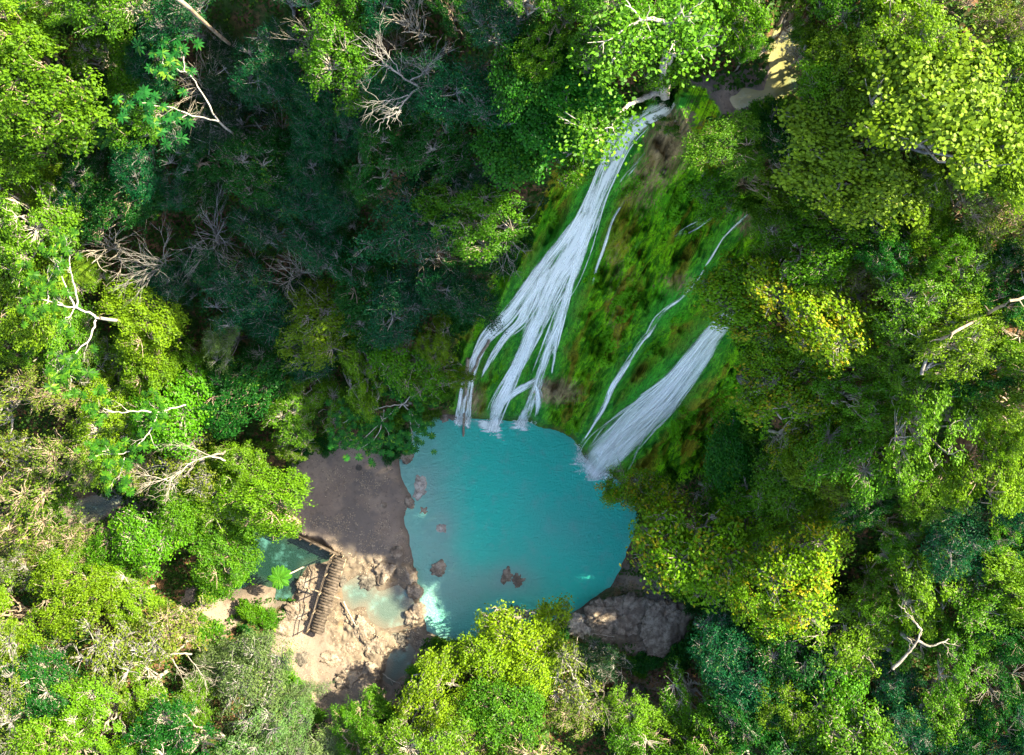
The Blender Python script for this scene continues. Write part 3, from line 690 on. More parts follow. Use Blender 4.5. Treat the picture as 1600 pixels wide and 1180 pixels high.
# open ground, water and cliff that no crown may cover
KEEP = [(905,215),(950,200),(1035,160),(1090,150),(1185,140),(1205,110),(1205,50),(1235,50),(1240,120),(1225,150),(1160,170),(1095,185),(1085,260),(1090,330),(1170,315),(1185,370),(1140,470),(1150,560),(1185,640),(1172,690),(1040,742),(985,770),(995,850),(960,900),(1000,905),(1080,945),(1060,1000),(900,1000),(860,975),(800,935),(740,985),(660,990),(640,1060),(600,1080),(520,1130),(470,1060),(425,1010),(470,930),(365,930),(380,850),(435,835),(430,790),(475,720),(520,705),(620,715),(655,655),(712,640),(730,510),(800,420),(850,340)]
KEEP2 = [[(90,775),(150,770),(180,800),(120,820)], [(292,965),(340,930),(375,945),(330,985)]]
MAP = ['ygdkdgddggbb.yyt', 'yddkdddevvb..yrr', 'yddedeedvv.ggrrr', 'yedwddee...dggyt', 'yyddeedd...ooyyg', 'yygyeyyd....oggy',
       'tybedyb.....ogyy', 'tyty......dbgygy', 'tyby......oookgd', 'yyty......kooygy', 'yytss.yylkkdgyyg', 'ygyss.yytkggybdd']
placed = []
def keep_clear(px, py, r):
    d = float(poly_sd(KEEP, np.array(px), np.array(py)))
    for K in KEEP2: d = min(d, float(poly_sd(K, np.array(px), np.array(py))))
    return d > r
def claim(px, py, r): placed.append((px, py, r))

# ---- trees one can name
NAMED = [
 ('l',805,985,62,1.1,'tall glowing lime tree leaning over the lower pool edge'),
 ('l',770,1045,52,1.0,'lime green tree just below the tall lime tree at the pool edge'),
 ('l',668,1095,60,1.0,'yellow-lime tree beside the sand at the bottom, left of the tall lime tree'),
 ('l',690,1035,36,.9,'small lime tree between the sand channel and the tall lime tree'),
 ('g',560,1130,42,.7,'grey-green small tree beside the brown path at the bottom'),
 ('t',900,1080,60,1.0,'twiggy olive tree right of the lime trees at the bottom'),
 ('g',800,1150,70,.8,'green bushy tree at the bottom edge below the lime trees'),
 ('o',1015,775,48,1.6,'spreading tree with yellowing tips reaching over the right pool edge'),
 ('o',1110,850,95,1.45,'large yellowing tree right of the pool above the pale rock shelf'),
 ('o',1060,800,55,1.7,'yellowing tree with pale twigs between the pool and the large yellowing tree'),
 ('o',1130,935,50,1.5,'yellowing tree hanging over the dark gully right of the rock shelf'),
 ('o',1290,900,85,1.45,'large yellow-green tree with hanging bare tips in the lower right'),
 ('y',1010,1000+135,50,.9,'yellow-green tree at the bottom edge in the dark gully'),
 ('b',1270,1150,55,.9,'bright fresh green tree at the bottom edge right of the gully'),
 ('o',1235,620,80,1.35,'orange-tipped tree on the slope right of the wide waterfall'),
 ('o',1185,460,70,1.2,'orange-flecked tree at the head of the wide waterfall'),
 ('o',1300,470,90,1.1,'big orange-flecked tree uphill of the wide waterfall head'),
 ('r',1490,180,120,1.1,'large pale lime round-leaved tree near the upper right corner'),
 ('r',1340,235,95,1.0,'round-leaved tree left of the large pale lime one'),
 ('g',1480,660,90,1.0,'dense mid-green dome of a tree at right'),
 ('g',1370,720,75,1.0,'feathery green tree between the slope and the rocky gully'),
 ('y',1570,740,70,1.1,'glowing yellow-green tree at the right edge beside the gully'),
 ('y',50,110,110,1.1,'big sunlit yellow-green tree filling the upper left corner'),
 ('y',55,195,70,1.0,'yellow-green crown hanging below the big upper left tree'),
 ('y',20,340,85,1.0,'sunlit golden-green tree at the left edge above the white-branched tree'),
 ('y',205,490,62,1.1,'yellow-green tree right of the white-branched tree'),
 ('y',225,560,50,1.1,'yellow-green tree below the one beside the white-branched tree'),
 ('s',345,520,36,1.2,'pale olive tree standing alone in the gorge shade'),
 ('y',405,795,62,1.2,'dense green tree above the small wooden landing at the creek'),
 ('y',385,745,48,1.1,'green crown just above the tree by the wooden landing'),
 ('b',630,560,55,1.1,'sunlit green tree at the gorge edge left of the main waterfall foot'),
 ('y',560,590,55,1.1,'golden tree with pale dead twigs left of the main waterfall foot'),
 ('y',690,520,32,1.0,'small bright tree closest to the left side of the main waterfall'),
 ('g',330,870,60,.9,'green tree spreading over the near bank of the creek'),
 ('s',400,1080,75,.9,'silvery grey-green tree left of the brown path at the bottom'),
 ('s',440,1150,50,.9,'silvery tree at the bottom edge left of the brown path'),
 ('v',860,180,75,.8,'lush large-leaved tree left of the waterfall top'),
 ('v',800,230,70,.8,'dark large-leaved tree hanging over the gorge left of the waterfall'),
 ('b',890,260,38,.8,'bright leafy spray hanging over the upper waterfall'),
 ('v',890,120,60,.8,'glossy large-leaved tree under the pale-trunked tree'),
 ('b',1000,40,65,.9,'bright green crown of the tree standing above the waterfall lip'),
 ('b',1100,30,60,.9,'bright green tree beside the upper stream'),
 ('b',1130,272,50,.8,'bright green shrubby tree perched on the cliff right of the bare rock'),
 ('g',1140,215,55,.6,'mid-green low tree on the cliff top below the upper stream'),
 ('g',1065,172,26,.5,'small leafy tree at the right of the waterfall lip'),
 ('v',1160,720,55,.7,'deep green large-leaved tree at the foot of the right slope'),
 ('b',1230,745,60,.8,'glossy green tree low on the right slope'),
 ('g',1178,70,32,.8,'mid-green tree on the left side of the upper stream'),
 ('b',1268,70,34,.8,'bright green tree on the right side of the upper stream'),
 ('g',1262,165,30,.6,'leafy tree where the upper stream meets the pond'),
 ('g',60,800,42,.9,'green tree over the left riverbed'),
 ('y',470,690,34,1.0,'golden leaning tree at the upper edge of the sand'),
 ('b',575,640,40,1.0,'green tree over the upper end of the sand'),
 ('t',290,740,60,1.0,'dead-looking twiggy tree on the left bank'),
 ('t',60,620,60,.9,'brown twiggy tree at the left edge'),
 ('t',250,1000,70,.8,'grey dead brush tree in the lower left'),
 ('t',90,850,60,.8,'pale dry brush tree at the left edge beside the riverbed'),
]
for k, x, y, r, h, lab in NAMED:
    plant(k, x, y, r, h, lab, turn={'o': .45}.get(k), group=None); claim(x, y, r)
# ---- the rest of the canopy, kind by kind as the photo shows each patch
for lay, (rmin, rmax, tries, sep) in enumerate([(56, 84, 1400, .95), (40, 56, 1800, .78), (26, 38, 2000, .72)]):
    for _ in range(tries):
        px = random.uniform(-40, 1640); py = random.uniform(-40, 1220)
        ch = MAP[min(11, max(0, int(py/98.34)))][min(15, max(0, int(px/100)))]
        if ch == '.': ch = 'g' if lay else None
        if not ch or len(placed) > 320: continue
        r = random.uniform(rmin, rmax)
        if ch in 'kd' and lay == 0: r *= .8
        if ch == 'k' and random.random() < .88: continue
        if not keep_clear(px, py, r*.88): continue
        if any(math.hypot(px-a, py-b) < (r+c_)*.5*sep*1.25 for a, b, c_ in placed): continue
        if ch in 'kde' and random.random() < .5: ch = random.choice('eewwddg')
        if ch == 'y' and random.random() < .5: ch = random.choice('ggtetge')
        if ch == 'g' and random.random() < .3: ch = random.choice('yeb')
        hm = {'d': 1.1, 'k': .8, 'e': 1.0, 'w': 1.2}.get(ch, 1.)*random.uniform(.8, 1.15)*((1., .85, .7)[lay] if px < 1150 else (.9, 1., 1.)[lay])
        plant(ch, px, py, r, hm); claim(px, py, r)
print('TREES', len(placed))
# low shrubs along the open edges
nsh = 0
for _ in range(3500):
    px = random.uniform(300, 1250); py = random.uniform(130, 1150)
    d = min([float(poly_sd(KEEP, np.array(px), np.array(py)))]+[float(poly_sd(K, np.array(px), np.array(py))) for K in KEEP2])
    if 6 < d < 45 and nsh < 80 and not any(math.hypot(px-a, py-b) < 22 for a, b, c_ in placed if c_ < 26):
        ch = 'e' if py < 600 and px < 800 else random.choice('gbge')
        plant(ch, px, py, random.uniform(14, 24), .8, proto='shrub'); claim(px, py, 20); nsh += 1

# ---- undergrowth carpet
def undergrowth():
    g = np.random.default_rng(99); n = 520000
    x = g.uniform(-50, 48, n); y = g.uniform(-40, 38, n); z = hgt(x, y)
    px, py = topx(x, y, z)
    d = poly_sd(KEEP, px, py)
    for K in KEEP2: d = np.minimum(d, poly_sd(K, px, py))
    cl = vnoise(x*.9, y*.9)*.6+vnoise(x*2.7+9, y*2.7)*.4
    ok = (d > 4) & (px > -400) & (px < 2300) & (py > -500) & (py < 1500) & (cl > .30)
    dark = np.exp(-((px-1000)/110)**2-((py-1070)/90)**2)+np.exp(-((px-1430)/60)**2-((py-800)/40)**2)
    ok &= g.random(n) > dark*.9
    x, y, z, cl = x[ok], y[ok], z[ok], cl[ok]
    hh = (cl-.35)*3.2*g.random(len(x))
    P = np.stack([x, y, z+hh], 1); N = np.array([0, 0, 1.])+g.normal(0, .5, (len(x), 3))
    V, F_ = leaf_geo(P, N, g.uniform(.14, .34, len(x)), 'leaf', g)
    me = mesh_np('undergrowth', V, F_, {'v': ('FACE', g.random(len(x))*.7+.3*vnoise(x, y)), 'v2': ('FACE', g.random(len(x)))}, [M_leaf])
    o = link('undergrowth', me); o.color = (.028, .08, .007, .10); tag(o, 'low leafy undergrowth carpeting the forest floor', 'undergrowth', kind='stuff')  # colour darkened to include the shade under the canopy
undergrowth()
def litter():
    g = np.random.default_rng(55); n = 60000
    x = g.uniform(-26, -3, n); y = g.uniform(-27, -3, n); z = hgt(x, y); px, py = topx(x, y, z)
    d = poly_sd(SAND_PX, px, py); wd = np.minimum(np.minimum(poly_sd(POOL, x, y), poly_sd(CREEK, x, y)), np.minimum(poly_sd(TERR, x, y), poly_sd(TERR2, x, y)))
    cl = vnoise(x*.8, y*.8)*.6+vnoise(x*3, y*3)*.4
    ok = (d < 12) & (wd > .05) & (cl+.25*g.random(n) > .72)
    x, y, z = x[ok], y[ok], z[ok]; m = len(x)
    V, F_ = leaf_geo(np.stack([x, y, z+.02], 1), np.array([0, 0, 1.])+g.normal(0, .25, (m, 3)), g.uniform(.05, .14, m), 'leaf', g)
    o = link('leaf_litter', mesh_np('leaf_litter', V, F_, {'v': ('FACE', g.random(m)*.6), 'v2': ('FACE', g.random(m))}, [M_bark])); tag(o, 'fallen leaves and twigs scattered over the sand bank', 'leaf litter', kind='stuff')
litter()
def cliff_moss():
    g = np.random.default_rng(77); n = 420000
    x = g.uniform(-5, 18, n); y = g.uniform(-9, 15, n); z = hgt(x, y); px, py = topx(x, y, z)
    d = poly_sd(OPEN_PX, px, py); cx_ = x*.915-y*.40; uu = -(x*.40+y*.915)
    df = np.full(n, 1e9)
    for q in ('main', 'thin', 'right'):
        for s in STR[q]:
            for a, b in zip(s[:-1], s[1:]):
                t = np.clip(((px-a[0])*(b[0]-a[0])+(py-a[1])*(b[1]-a[1]))/((b[0]-a[0])**2+(b[1]-a[1])**2), 0, 1)
                df = np.minimum(df, np.hypot(px-a[0]-t*(b[0]-a[0]), py-a[1]-t*(b[1]-a[1]))-(a[2]+t*(b[2]-a[2]))*1.2)
    cl = vnoise(cx_*.9+3, uu*.5)*.55+vnoise(cx_*3, uu*1.8)*.45
    patch = sum(np.exp(-((px-a)/r1)**2-((py-b)/r2)**2) for a, b, r1, r2 in [(935,435,35,25),(1010,480,60,25),(1060,355,45,30),(990,540,30,20),(1100,280,40,40),(1040,640,50,30),(1140,600,30,60),(860,350,30,30),(760,500,30,60),(1120,690,60,30),(950,560,30,40)])
    ok = (d < 6) & (df > 3) & (z > .3) & (cl+.28*patch > .76+.12*g.random(n))
    x, y, z, cl, patch = x[ok], y[ok], z[ok], cl[ok], patch[ok]; m = len(x); print('MOSS', m)
    hh = g.random(m)*(.12+.45*np.clip(patch, 0, 1)*g.random(m))
    P = np.stack([x-.2*hh, y-.45*hh, z+hh*.6+.03], 1); N = np.array([-.2, -.45, .7])+g.normal(0, .45, (m, 3))
    V, F_ = leaf_geo(P, N, g.uniform(.06, .15, m)*(1+.8*np.clip(patch, 0, 1)), 'leaf', g)
    me = mesh_np('cliff_moss', V, F_, {'v': ('FACE', np.clip(g.random(m)*.5+.55*vnoise(cx_[ok]*.6, uu[ok]*.3), 0, 1)), 'v2': ('FACE', g.random(m))}, [M_leaf])
    o = link('cliff_plants', me); o.color = (.12, .34, .004, .0); tag(o, 'moss cushions and small ferns clinging to the wet cliff', 'moss', kind='stuff')
cliff_moss()

# ------------------------------------------------------------------ trees with traced limbs
def palmate(P, size, g, lobes=9):
    """umbrella leaf: lobes radiating from each point"""
    Vs, Fs, off = [], [], 0
    for p in P:
        s = size*g.uniform(.75, 1.2); tilt = g.normal(0, .3, 2); a0 = g.uniform(0, 6.28)
        for k in range(lobes):
            a = a0+k/lobes*6.0; dx, dy = math.cos(a), math.sin(a); w_ = s*.17
            sag = -s*.18
            q = np.array([p, p+np.array([dx*s*.55-dy*w_, dy*s*.55+dx*w_, .02+tilt[0]*dx*s*.5+tilt[1]*dy*s*.5]),
                          p+np.array([dx*s, dy*s, sag+tilt[0]*dx*s+tilt[1]*dy*s]), p+np.array([dx*s*.55+dy*w_, dy*s*.55-dx*w_, .02+tilt[0]*dx*s*.5+tilt[1]*dy*s*.5])])
            Vs.append(q); Fs.append(np.arange(4)+off); off += 4
    return np.concatenate(Vs), np.array(Fs)
def limb_tree(name, label, hub, height, limbs, mat=M_white, r=.12, leaves=None, col=(.05, .22, .03), twig=0, seed=5, leafsize=.5, base=None, dense=0):
    """hub (px,py) is the fork, height above ground; limbs = [[(px,py,dz), ...]] seen from the drone"""
    g = np.random.default_rng(seed); z = 10.
    bx, by = base or hub
    for _ in range(12):
        x, y = unp(hub[0], hub[1], z); z = .5*z+.5*(float(hgt(x, y))+height)
    hx, hy = map(float, unp(hub[0], hub[1], z)); X0, Y0 = (hx, hy)
    if base:
        q = ground_px(*base); X0, Y0 = float(q[0][0]), float(q[1][0])
    g0 = float(hgt(X0, Y0)); O = np.array([X0, Y0, g0])
    root = empty(name, tuple(O)); tag(root, label, 'tree'); used_lab.add(label)
    polys = [(wob((0, 0, -1.), np.array([hx, hy, z])-O, 8, .08, g), np.linspace(r*1.5, r, 8))]
    ends = []; br = []
    for L in limbs:
        rr = r*(L[0][3] if len(L[0]) > 3 else 1)
        P = np.array([(*unp(p[0], p[1], z+p[2]), z+p[2]) for p in L], float)-O
        P = resample(P, 4*len(P)); P[1:-1] += g.normal(0, .03, (len(P)-2, 3))
        br.append((P, np.linspace(rr*.8, rr*.28, len(P)))); ends.append(P[-1])
        if twig:
            for k in range(twig):
                i = g.integers(len(P)//3, len(P)); d = (P[-1]-P[0]); d = d/np.linalg.norm(d)+g.normal(0, .55, 3); d /= np.linalg.norm(d)
                l = g.uniform(.5, 1.3); q = wob(P[i], P[i]+d*l, 5, .06, g); br.append((q, np.linspace(rr*.28, rr*.08, 5)))
                for _ in range(2):
                    d2 = d+g.normal(0, .5, 3); d2 /= np.linalg.norm(d2); br.append((wob(q[3], q[3]+d2*l*.6, 4, .03, g), np.linspace(rr*.16, rr*.05, 4)))
    V, F_ = tubes(polys, 7); link('trunk', mesh_np('trunk', V, F_, None, [mat], True), root)
    V, F_ = tubes(br, 5); link('branches', mesh_np('branches', V, F_, None, [mat], True), root)
    if leaves:
        pts = []
        for e in ends:
            for _ in range(int(leaves*1.8)): pts.append(e+g.normal(0, .65, 3)*np.array([1, 1, .5])+np.array([0, 0, .1]))
        V, F_ = palmate(np.array(pts), leafsize*.72, g)
        c = link('crown', mesh_np('crown', V, F_, {'v': ('FACE', g.random(len(F_))), 'v2': ('FACE', g.random(len(F_)))}, [M_leaf]), root); c.color = (*col, 0)
    if dense:
        c0 = np.concatenate([np.repeat(e[None], dense, 0)+g.normal(0, .6, (dense, 3))*np.array([1, 1, .5]) for e in ends])
        V, F_ = leaf_geo(c0, np.array([0, 0, 1.])+g.normal(0, .5, c0.shape), g.uniform(.12, .26, len(c0)), 'leaf', g)
        c = link('crown', mesh_np('crown', V, F_, {'v': ('FACE', g.random(len(F_))), 'v2': ('FACE', g.random(len(F_)))}, [M_leaf]), root); c.color = (*col, .2)
    return root
limb_tree('umbrella_leaf_tree', 'white-limbed tree with bare forking branches at the left edge', (155,497), 10,
  [[(155,497,0),(135,487,.2),(117,481,.4),(90,476,.5),(62,466,.6)],[(117,481,.4,.8),(105,450,.6),(85,405,.9)],[(120,481,.4,.8),(119,455,.6),(112,435,.7),(108,400,1),(100,390,1.1)],
   [(117,482,.3,.6),(108,495,.3),(94,503,.3)],[(150,500,0,.9),(140,528,.2),(120,550,.3),(106,567,.4)],[(106,567,.4,.5),(90,580,.5)],[(106,567,.4,.5),(112,597,.5)],[(75,473,.5,.5),(76,440,.7)],[(75,473,.5,.4),(55,485,.6)]], leaves=7, twig=3, col=(.035,.12,.005), seed=1, r=.10)
limb_tree('umbrella_leaf_tree', 'white-limbed tree with drooping umbrella leaves in the dark upper left gorge', (342,190), 8,
  [[(342,190,0),(318,150,.2),(300,120,.4),(288,112,.5),(258,105,.7)],[(288,112,.5,.7),(286,70,.8)],[(258,105,.7,.5),(248,75,.9)],[(342,190,0),(300,180,.3),(265,168,.5),(222,161,.7)],[(292,178,.3,.6),(275,190,.4),(265,193,.5)]],
  leaves=7, twig=2, col=(.012,.10,.014), seed=2, r=.06, leafsize=.55)
limb_tree('umbrella_leaf_tree', 'pale-branched umbrella tree on the left bank above the twiggy tree', (245,645), 9,
  [[(290,633,-.3),(268,639,0),(245,645,.2)],[(245,645,.2),(215,642,.4),(185,645,.5),(162,638,.6)],[(245,645,.2),(238,668,.3),(225,685,.4),(205,705,.5)],[(205,705,.5,.6),(180,710,.5),(160,705,.6)],[(195,715,.4,.6),(190,735,.4),(185,750,.4)]],
  leaves=9, twig=2, col=(.03,.12,.005), seed=3, r=.08)
limb_tree('umbrella_leaf_tree', 'umbrella-leaved tree overhanging the upper left corner of the pool', (630,632), 5,
  [[(630,632,0),(615,615,.2),(605,600,.4)],[(630,632,0),(640,622,.3),(652,618,.4)],[(630,632,0),(612,645,.2),(595,660,.3)],[(630,632,0),(645,650,.1),(655,668,.2)],[(640,640,0,.7),(642,665,.1),(645,690,.2)],[(630,632,0),(600,635,.2),(560,650,.4)],[(600,640,.1,.7),(590,680,.3),(565,700,.4)],[(595,660,.2,.6),(560,690,.3),(540,680,.4)],[(595,650,.2,.6),(610,685,.3)],[(560,650,.3,.6),(535,660,.4)]],
  leaves=13, col=(.018,.13,.010), seed=4, r=.07, leafsize=.42)
limb_tree('pale_trunked_tree', 'tree with a thick mottled pale trunk rising above the waterfall lip', (1043,60), 7,
  [[(1040,150,-5.5,1.5),(1034,130,-4,1.4),(1036,105,-2.5,1.2),(1040,85,-1,1.1),(1045,60,0,1.1),(1046,38,.4)],[(1035,142,-5.2,1.1),(1010,152,-4.6),(985,162,-4.2),(965,183,-3.8),(952,196,-3.6)],
   [(952,190,-3.6,.7),(945,205,-3.4),(930,218,-3.2)],[(940,210,-3.3,.4),(920,205,-3.1),(913,198,-3)],[(1040,82,-1,.7),(1062,85,-.6),(1085,70,0)],[(1041,70,0,.6),(1030,60,.2),(1015,58,.4)],[(998,55,.2,.6),(985,65,.2),(968,82,.1),(953,100,0)],[(1046,40,.4,.8),(1010,30,.8),(975,45,.8)],[(1046,40,.4,.6),(1080,20,.9)]],
  mat=M_white, r=.20, twig=3, seed=6, base=(1040,160), dense=420, col=(.075,.20,.006))
limb_tree('bare_tree', 'large bare grey tree with fanned branches on the upper gorge wall', (655,138), 6,
  [[(718,140,-2),(690,135,-.8),(655,137,0)],[(655,137,0),(625,118,.6),(600,98,1),(585,80,1.3)],[(655,137,0),(635,155,.5),(620,175,.8),(600,185,1)],[(625,118,.6,.6),(610,90,1),(590,70,1.3)],[(640,128,.3,.6),(665,110,.7),(685,85,1)],[(670,135,0,.6),(668,115,.5),(660,105,.7)],[(640,150,.4,.6),(615,155,.7),(590,160,1)]],
  mat=M_grey, r=.07, twig=14, seed=7)
limb_tree('bare_tree', 'dead tree crown with hooked twigs beside the upper main waterfall', (790,350), 3,
  [[(790,350,0),(785,375,.4),(765,400,.6)],[(790,350,0),(797,372,.4),(812,392,.6)],[(790,350,0),(775,355,.4),(745,362,.6)],[(790,350,0),(800,345,.4),(825,348,.6)],[(790,350,0),(790,385,.4),(795,405,.5)],[(790,350,0),(780,330,.4),(785,312,.6)]],
  mat=M_grey, r=.06, twig=7, seed=8)
limb_tree('bare_tree', 'bleached fallen-looking tree with long limbs on the left bank above the creek', (330,713), 8,
  [[(352,720,-.5),(330,713,0),(300,722,.2),(282,738,.4),(262,752,.5)],[(282,735,.4,.7),(260,748,.5),(225,755,.6)],[(262,752,.5,.6),(240,745,.6),(215,740,.7)],[(270,745,.4,.6),(262,770,.5)],[(330,713,0,.5),(300,700,.4),(270,695,.6)]],
  mat=M_pale, r=.08, twig=12, seed=9)
limb_tree('bare_tree', 'pale twisting limbs at the right slope above the gully', (1450,570), 7,
  [[(1500,520,-2),(1470,530,-1),(1440,585,0)],[(1440,585,0),(1450,555,.3),(1455,535,.5)],[(1445,580,0,.7),(1460,560,.3),(1470,540,.5)],[(1450,575,0,.7),(1480,565,.2),(1510,560,.3)]], mat=M_grey, r=.12, twig=3, seed=10)
limb_tree('bare_tree', 'thick pale limb showing through the canopy at lower right', (1430,1005), 7,
  [[(1395,1045,-.6),(1415,1025,-.2),(1430,1005,.2),(1440,985,.5)],[(1432,1000,.2,.8),(1455,1010,.4),(1480,1000,.6)],[(1440,985,.5,.6),(1420,960,.8)]], mat=M_pale, r=.16, twig=4, seed=11)
limb_tree('bare_tree', 'pale dead tree with a thick limb in the lower left brush', (270,1022), 6,
  [[(300,1022,-.3),(270,1022,0),(240,1032,.2),(205,1035,.4)],[(240,1032,.2,.6),(190,1015,.5),(150,995,.7)],[(290,1022,0,.5),(310,1045,.4),(320,1065,.6)],[(270,1030,0,.5),(285,1060,.4)]], mat=M_pale, r=.09, twig=14, seed=12)

# ------------------------------------------------------------------ palms
def palm(px, py, label, height, n=12, L=1.4, col=(.07, .24, .012), seed=1, lean=None):
    g = np.random.default_rng(seed); z = 1.
    for _ in range(12):
        x, y = unp(px, py, z); z = .5*z+.5*(float(hgt(x, y))+height)
    x, y = map(float, unp(px, py, z)); bx, by = (x, y)
    if lean: q = ground_px(*lean); bx, by = float(q[0][0]), float(q[1][0])
    O = np.array([bx, by, float(hgt(bx, by))]); root = empty('palm', tuple(O)); tag(root, label, 'palm')
    T = np.array([x, y, z])-O
    V, F_ = tubes([(wob((0, 0, -.4), T, 8, .02, g, .3), np.linspace(.07, .05, 8))], 7); link('trunk', mesh_np('trunk', V, F_, None, [M_pale], True), root)
    for k in range(n):
        a = k/n*6.28+g.uniform(-.15, .15); l = L*g.uniform(.8, 1.15); t = np.linspace(0, 1, 14)
        P = T+np.stack([np.cos(a)*l*t, np.sin(a)*l*t, .25*l*np.sin(t*2.2)-.35*l*t*t], 1)
        Vs, Fs = tubes([(P, np.linspace(.018, .006, 14))], 4); Vs = [Vs]; Fs = [Fs]; off = len(Vs[0])
        for i in range(1, 14):
            for sgn in (-1, 1):
                for h in (0, .5):
                    p = P[i]*(1-h)+P[i-1]*h; wl = l*.30*math.sin(math.pi*(.12+.83*(i-h)/14))
                    d = np.array([math.cos(a+sgn*1.05), math.sin(a+sgn*1.05), -.25]); s = np.array([math.cos(a), math.sin(a), 0])*.03
                    Vs.append(np.array([p-s, p+d*wl*.5-s*1.4+(0, 0, .02), p+d*wl, p+d*wl*.5+s*1.4+(0, 0, .02)])); Fs.append(np.arange(4)[None]+off); off += 4
        F_ = np.concatenate(Fs); c = link('frond', mesh_np('frond', np.concatenate(Vs), F_, {'v': ('FACE', g.random(len(F_))*.6+.3), 'v2': ('FACE', g.random(len(F_)))}, [M_leaf]), root); c.color = (*col, 0)
palm(437, 903, 'small bright green palm leaning over the creek beside the footbridge', 3.2, 14, .85, (.05, .17, .01), 1, (478, 885))
palm(190, 188, 'dark palm under the white-limbed tree in the upper left gorge', 5, 13, 2.0, (.03, .13, .02), 2)
palm(110, 415, 'olive palm beneath the white-limbed tree at the left edge', 4, 11, 1.7, (.10, .17, .01), 3)

# ------------------------------------------------------------------ rocks
def boulder(px, py, rpx, label, mat=M_stone, squash=.5, z=None, seed=None, lift=.0):
    seed = seed or int(px*7+py); g = np.random.default_rng(seed)
    gx, gy, gz = ground_px(px, py); x, y = float(gx[0]), float(gy[0]); zz = float(gz[0])
    if z is not None: x, y = map(float, unp(px, py, z)); zz = z
    r = rpx*(CAMZ-zz)/FPX
    bm = bmesh.new(); bmesh.ops.create_icosphere(bm, subdivisions=5, radius=1)
    off = g.uniform(0, 50, 3)
    co = np.array([v.co for v in bm.verts])
    d = fbm(co[:, 0]*1.3+off[0], co[:, 1]*1.3+off[1]+co[:, 2]*.9, 4)*.8+fbm(co[:, 0]*4+off[1], co[:, 1]*4+off[2]+co[:, 2]*3, 3)*.22
    d += -.25*np.abs(fbm(co[:, 0]*2.2+off[2], co[:, 1]*2.2+co[:, 2]*2, 2))
    co = co*(1+d+.35*np.abs(fbm(co[:, 0]*5+off[0], co[:, 1]*5+co[:, 2]*5, 4)))[:, None]*np.array([g.uniform(.8, 1.2), g.uniform(.8, 1.2), squash])*r
    for v, q in zip(bm.verts, co): v.co = q
    me = bpy.data.meshes.new('rock'); bm.to_mesh(me); bm.free(); me.materials.append(mat)
    for p in me.polygons: p.use_smooth = True
    o = link('rock', me, None, (x, y, zz+lift*r)); o.rotation_euler = (0, 0, g.uniform(0, 6)); return tag(o, label, 'rock')
for a in [(658,762,12,'low flat rock at the left pool edge nearest the top',M_stone_pale,.22,-.05),(690,826,10,'upper pale rock awash in the milky shallows',M_stone_pale,.2,-.1),
          (686,887,10,'lower grey rock awash in the milky shallows',M_stone,.3,-.02),(793,900,11,'dark split rock in the lower pool, left half',M_stone,.4,-.12),(809,905,11,'dark split rock in the lower pool, right half',M_stone,.4,-.12),
          (640,786,9,'small rock at the shoreline below the flat one',M_stone,.4,0.),(660,800,8,'faint small stone under the pool edge',M_stone,.25,-.08),(635,712,10,'rock at the corner where sand meets the pool',M_stone,.4,.1)]:
    boulder(*a[:4], mat=a[4], squash=a[5], z=a[6])
TR = [(560,925,9,'flat brown stone at the left rim of the terrace pool'),(612,958,10,'pale stone inside the terrace pool'),(625,1000,12,'sunlit cracked stone between terrace pool and channel'),(575,1050,13,'tan slab at the end of the terraces'),
 (532,905,8,'small stone against the footbridge side'),(512,1030,13,'buff stone just past the lower footbridge end'),(540,1060,15,'broad buff stone in the lower sand'),(470,1030,12,'buff stone left of the lower sand'),(500,1085,12,'brownish stone near the bottom of the sand path'),
 (620,865,9,'tan stone where the sand flat meets the terraces'),(590,872,7,'small dark stone below the sand flat'),(440,985,11,'mossy stone below the creek'),(560,730,6,'small dark stone lying on the shaded sand flat'),(600,790,5,'tiny stone on the sand flat near the shoreline')]
for a in TR: boulder(*a, mat=M_stone if a[2] % 2 else M_stone_dark, squash=.3)
for a in [(940,965,32,'broad pale karst rock at the lower right pool edge',M_stone,.3),(985,972,34,'pale pitted rock right of the broad karst rock',M_stone,.32),(1035,975,32,'pale rock at the right end of the shelf',M_stone,.32),
          (1040,930,30,'grey boulder under the yellowing tree',M_stone_dark,.6),(905,975,18,'small rock at the left end of the shelf',M_stone_pale,.5),(1000,1010,20,'brownish rock below the middle of the shelf',M_stone,.5),
          (960,1090,16,'reddish boulder in the dark gully',M_stone_dark,.6),(1000,1085,13,'dark boulder right of the reddish one in the gully',M_stone_dark,.6),
          (640,900,15,'rounded tan rock at the pool rim of the terraces',M_stone,.4),(648,925,13,'tan rock below the rounded rim rock',M_stone,.4),(650,960,17,'curled tan rock at the lower left pool rim',M_stone,.4),
          (600,893,13,'rock at the top of the terrace pool',M_stone,.4),(575,905,12,'mossy rock between the footbridge and terrace pool',M_stone_dark,.4),(566,985,14,'brown rock at the foot of the terrace pool',M_stone,.4),
          (480,915,15,'tan rock shelf left of the footbridge',M_stone,.3),(462,955,17,'sunlit rounded rock beside the creek',M_stone,.4),(585,1010,16,'cracked rock below the terraces',M_stone,.35),(548,1012,12,'small cracked rock near the footbridge end',M_stone,.4),
          
          (1170,590,14,'dark rock knob at the right edge of the wide waterfall',M_stone_dark,.8),(700,648,12,'brown rock at the upper left pool corner',M_stone,.5),(672,646,11,'small brown rock left of the pool corner rock',M_stone_dark,.5)]:
    boulder(*a[:4], mat=a[4], squash=a[5])

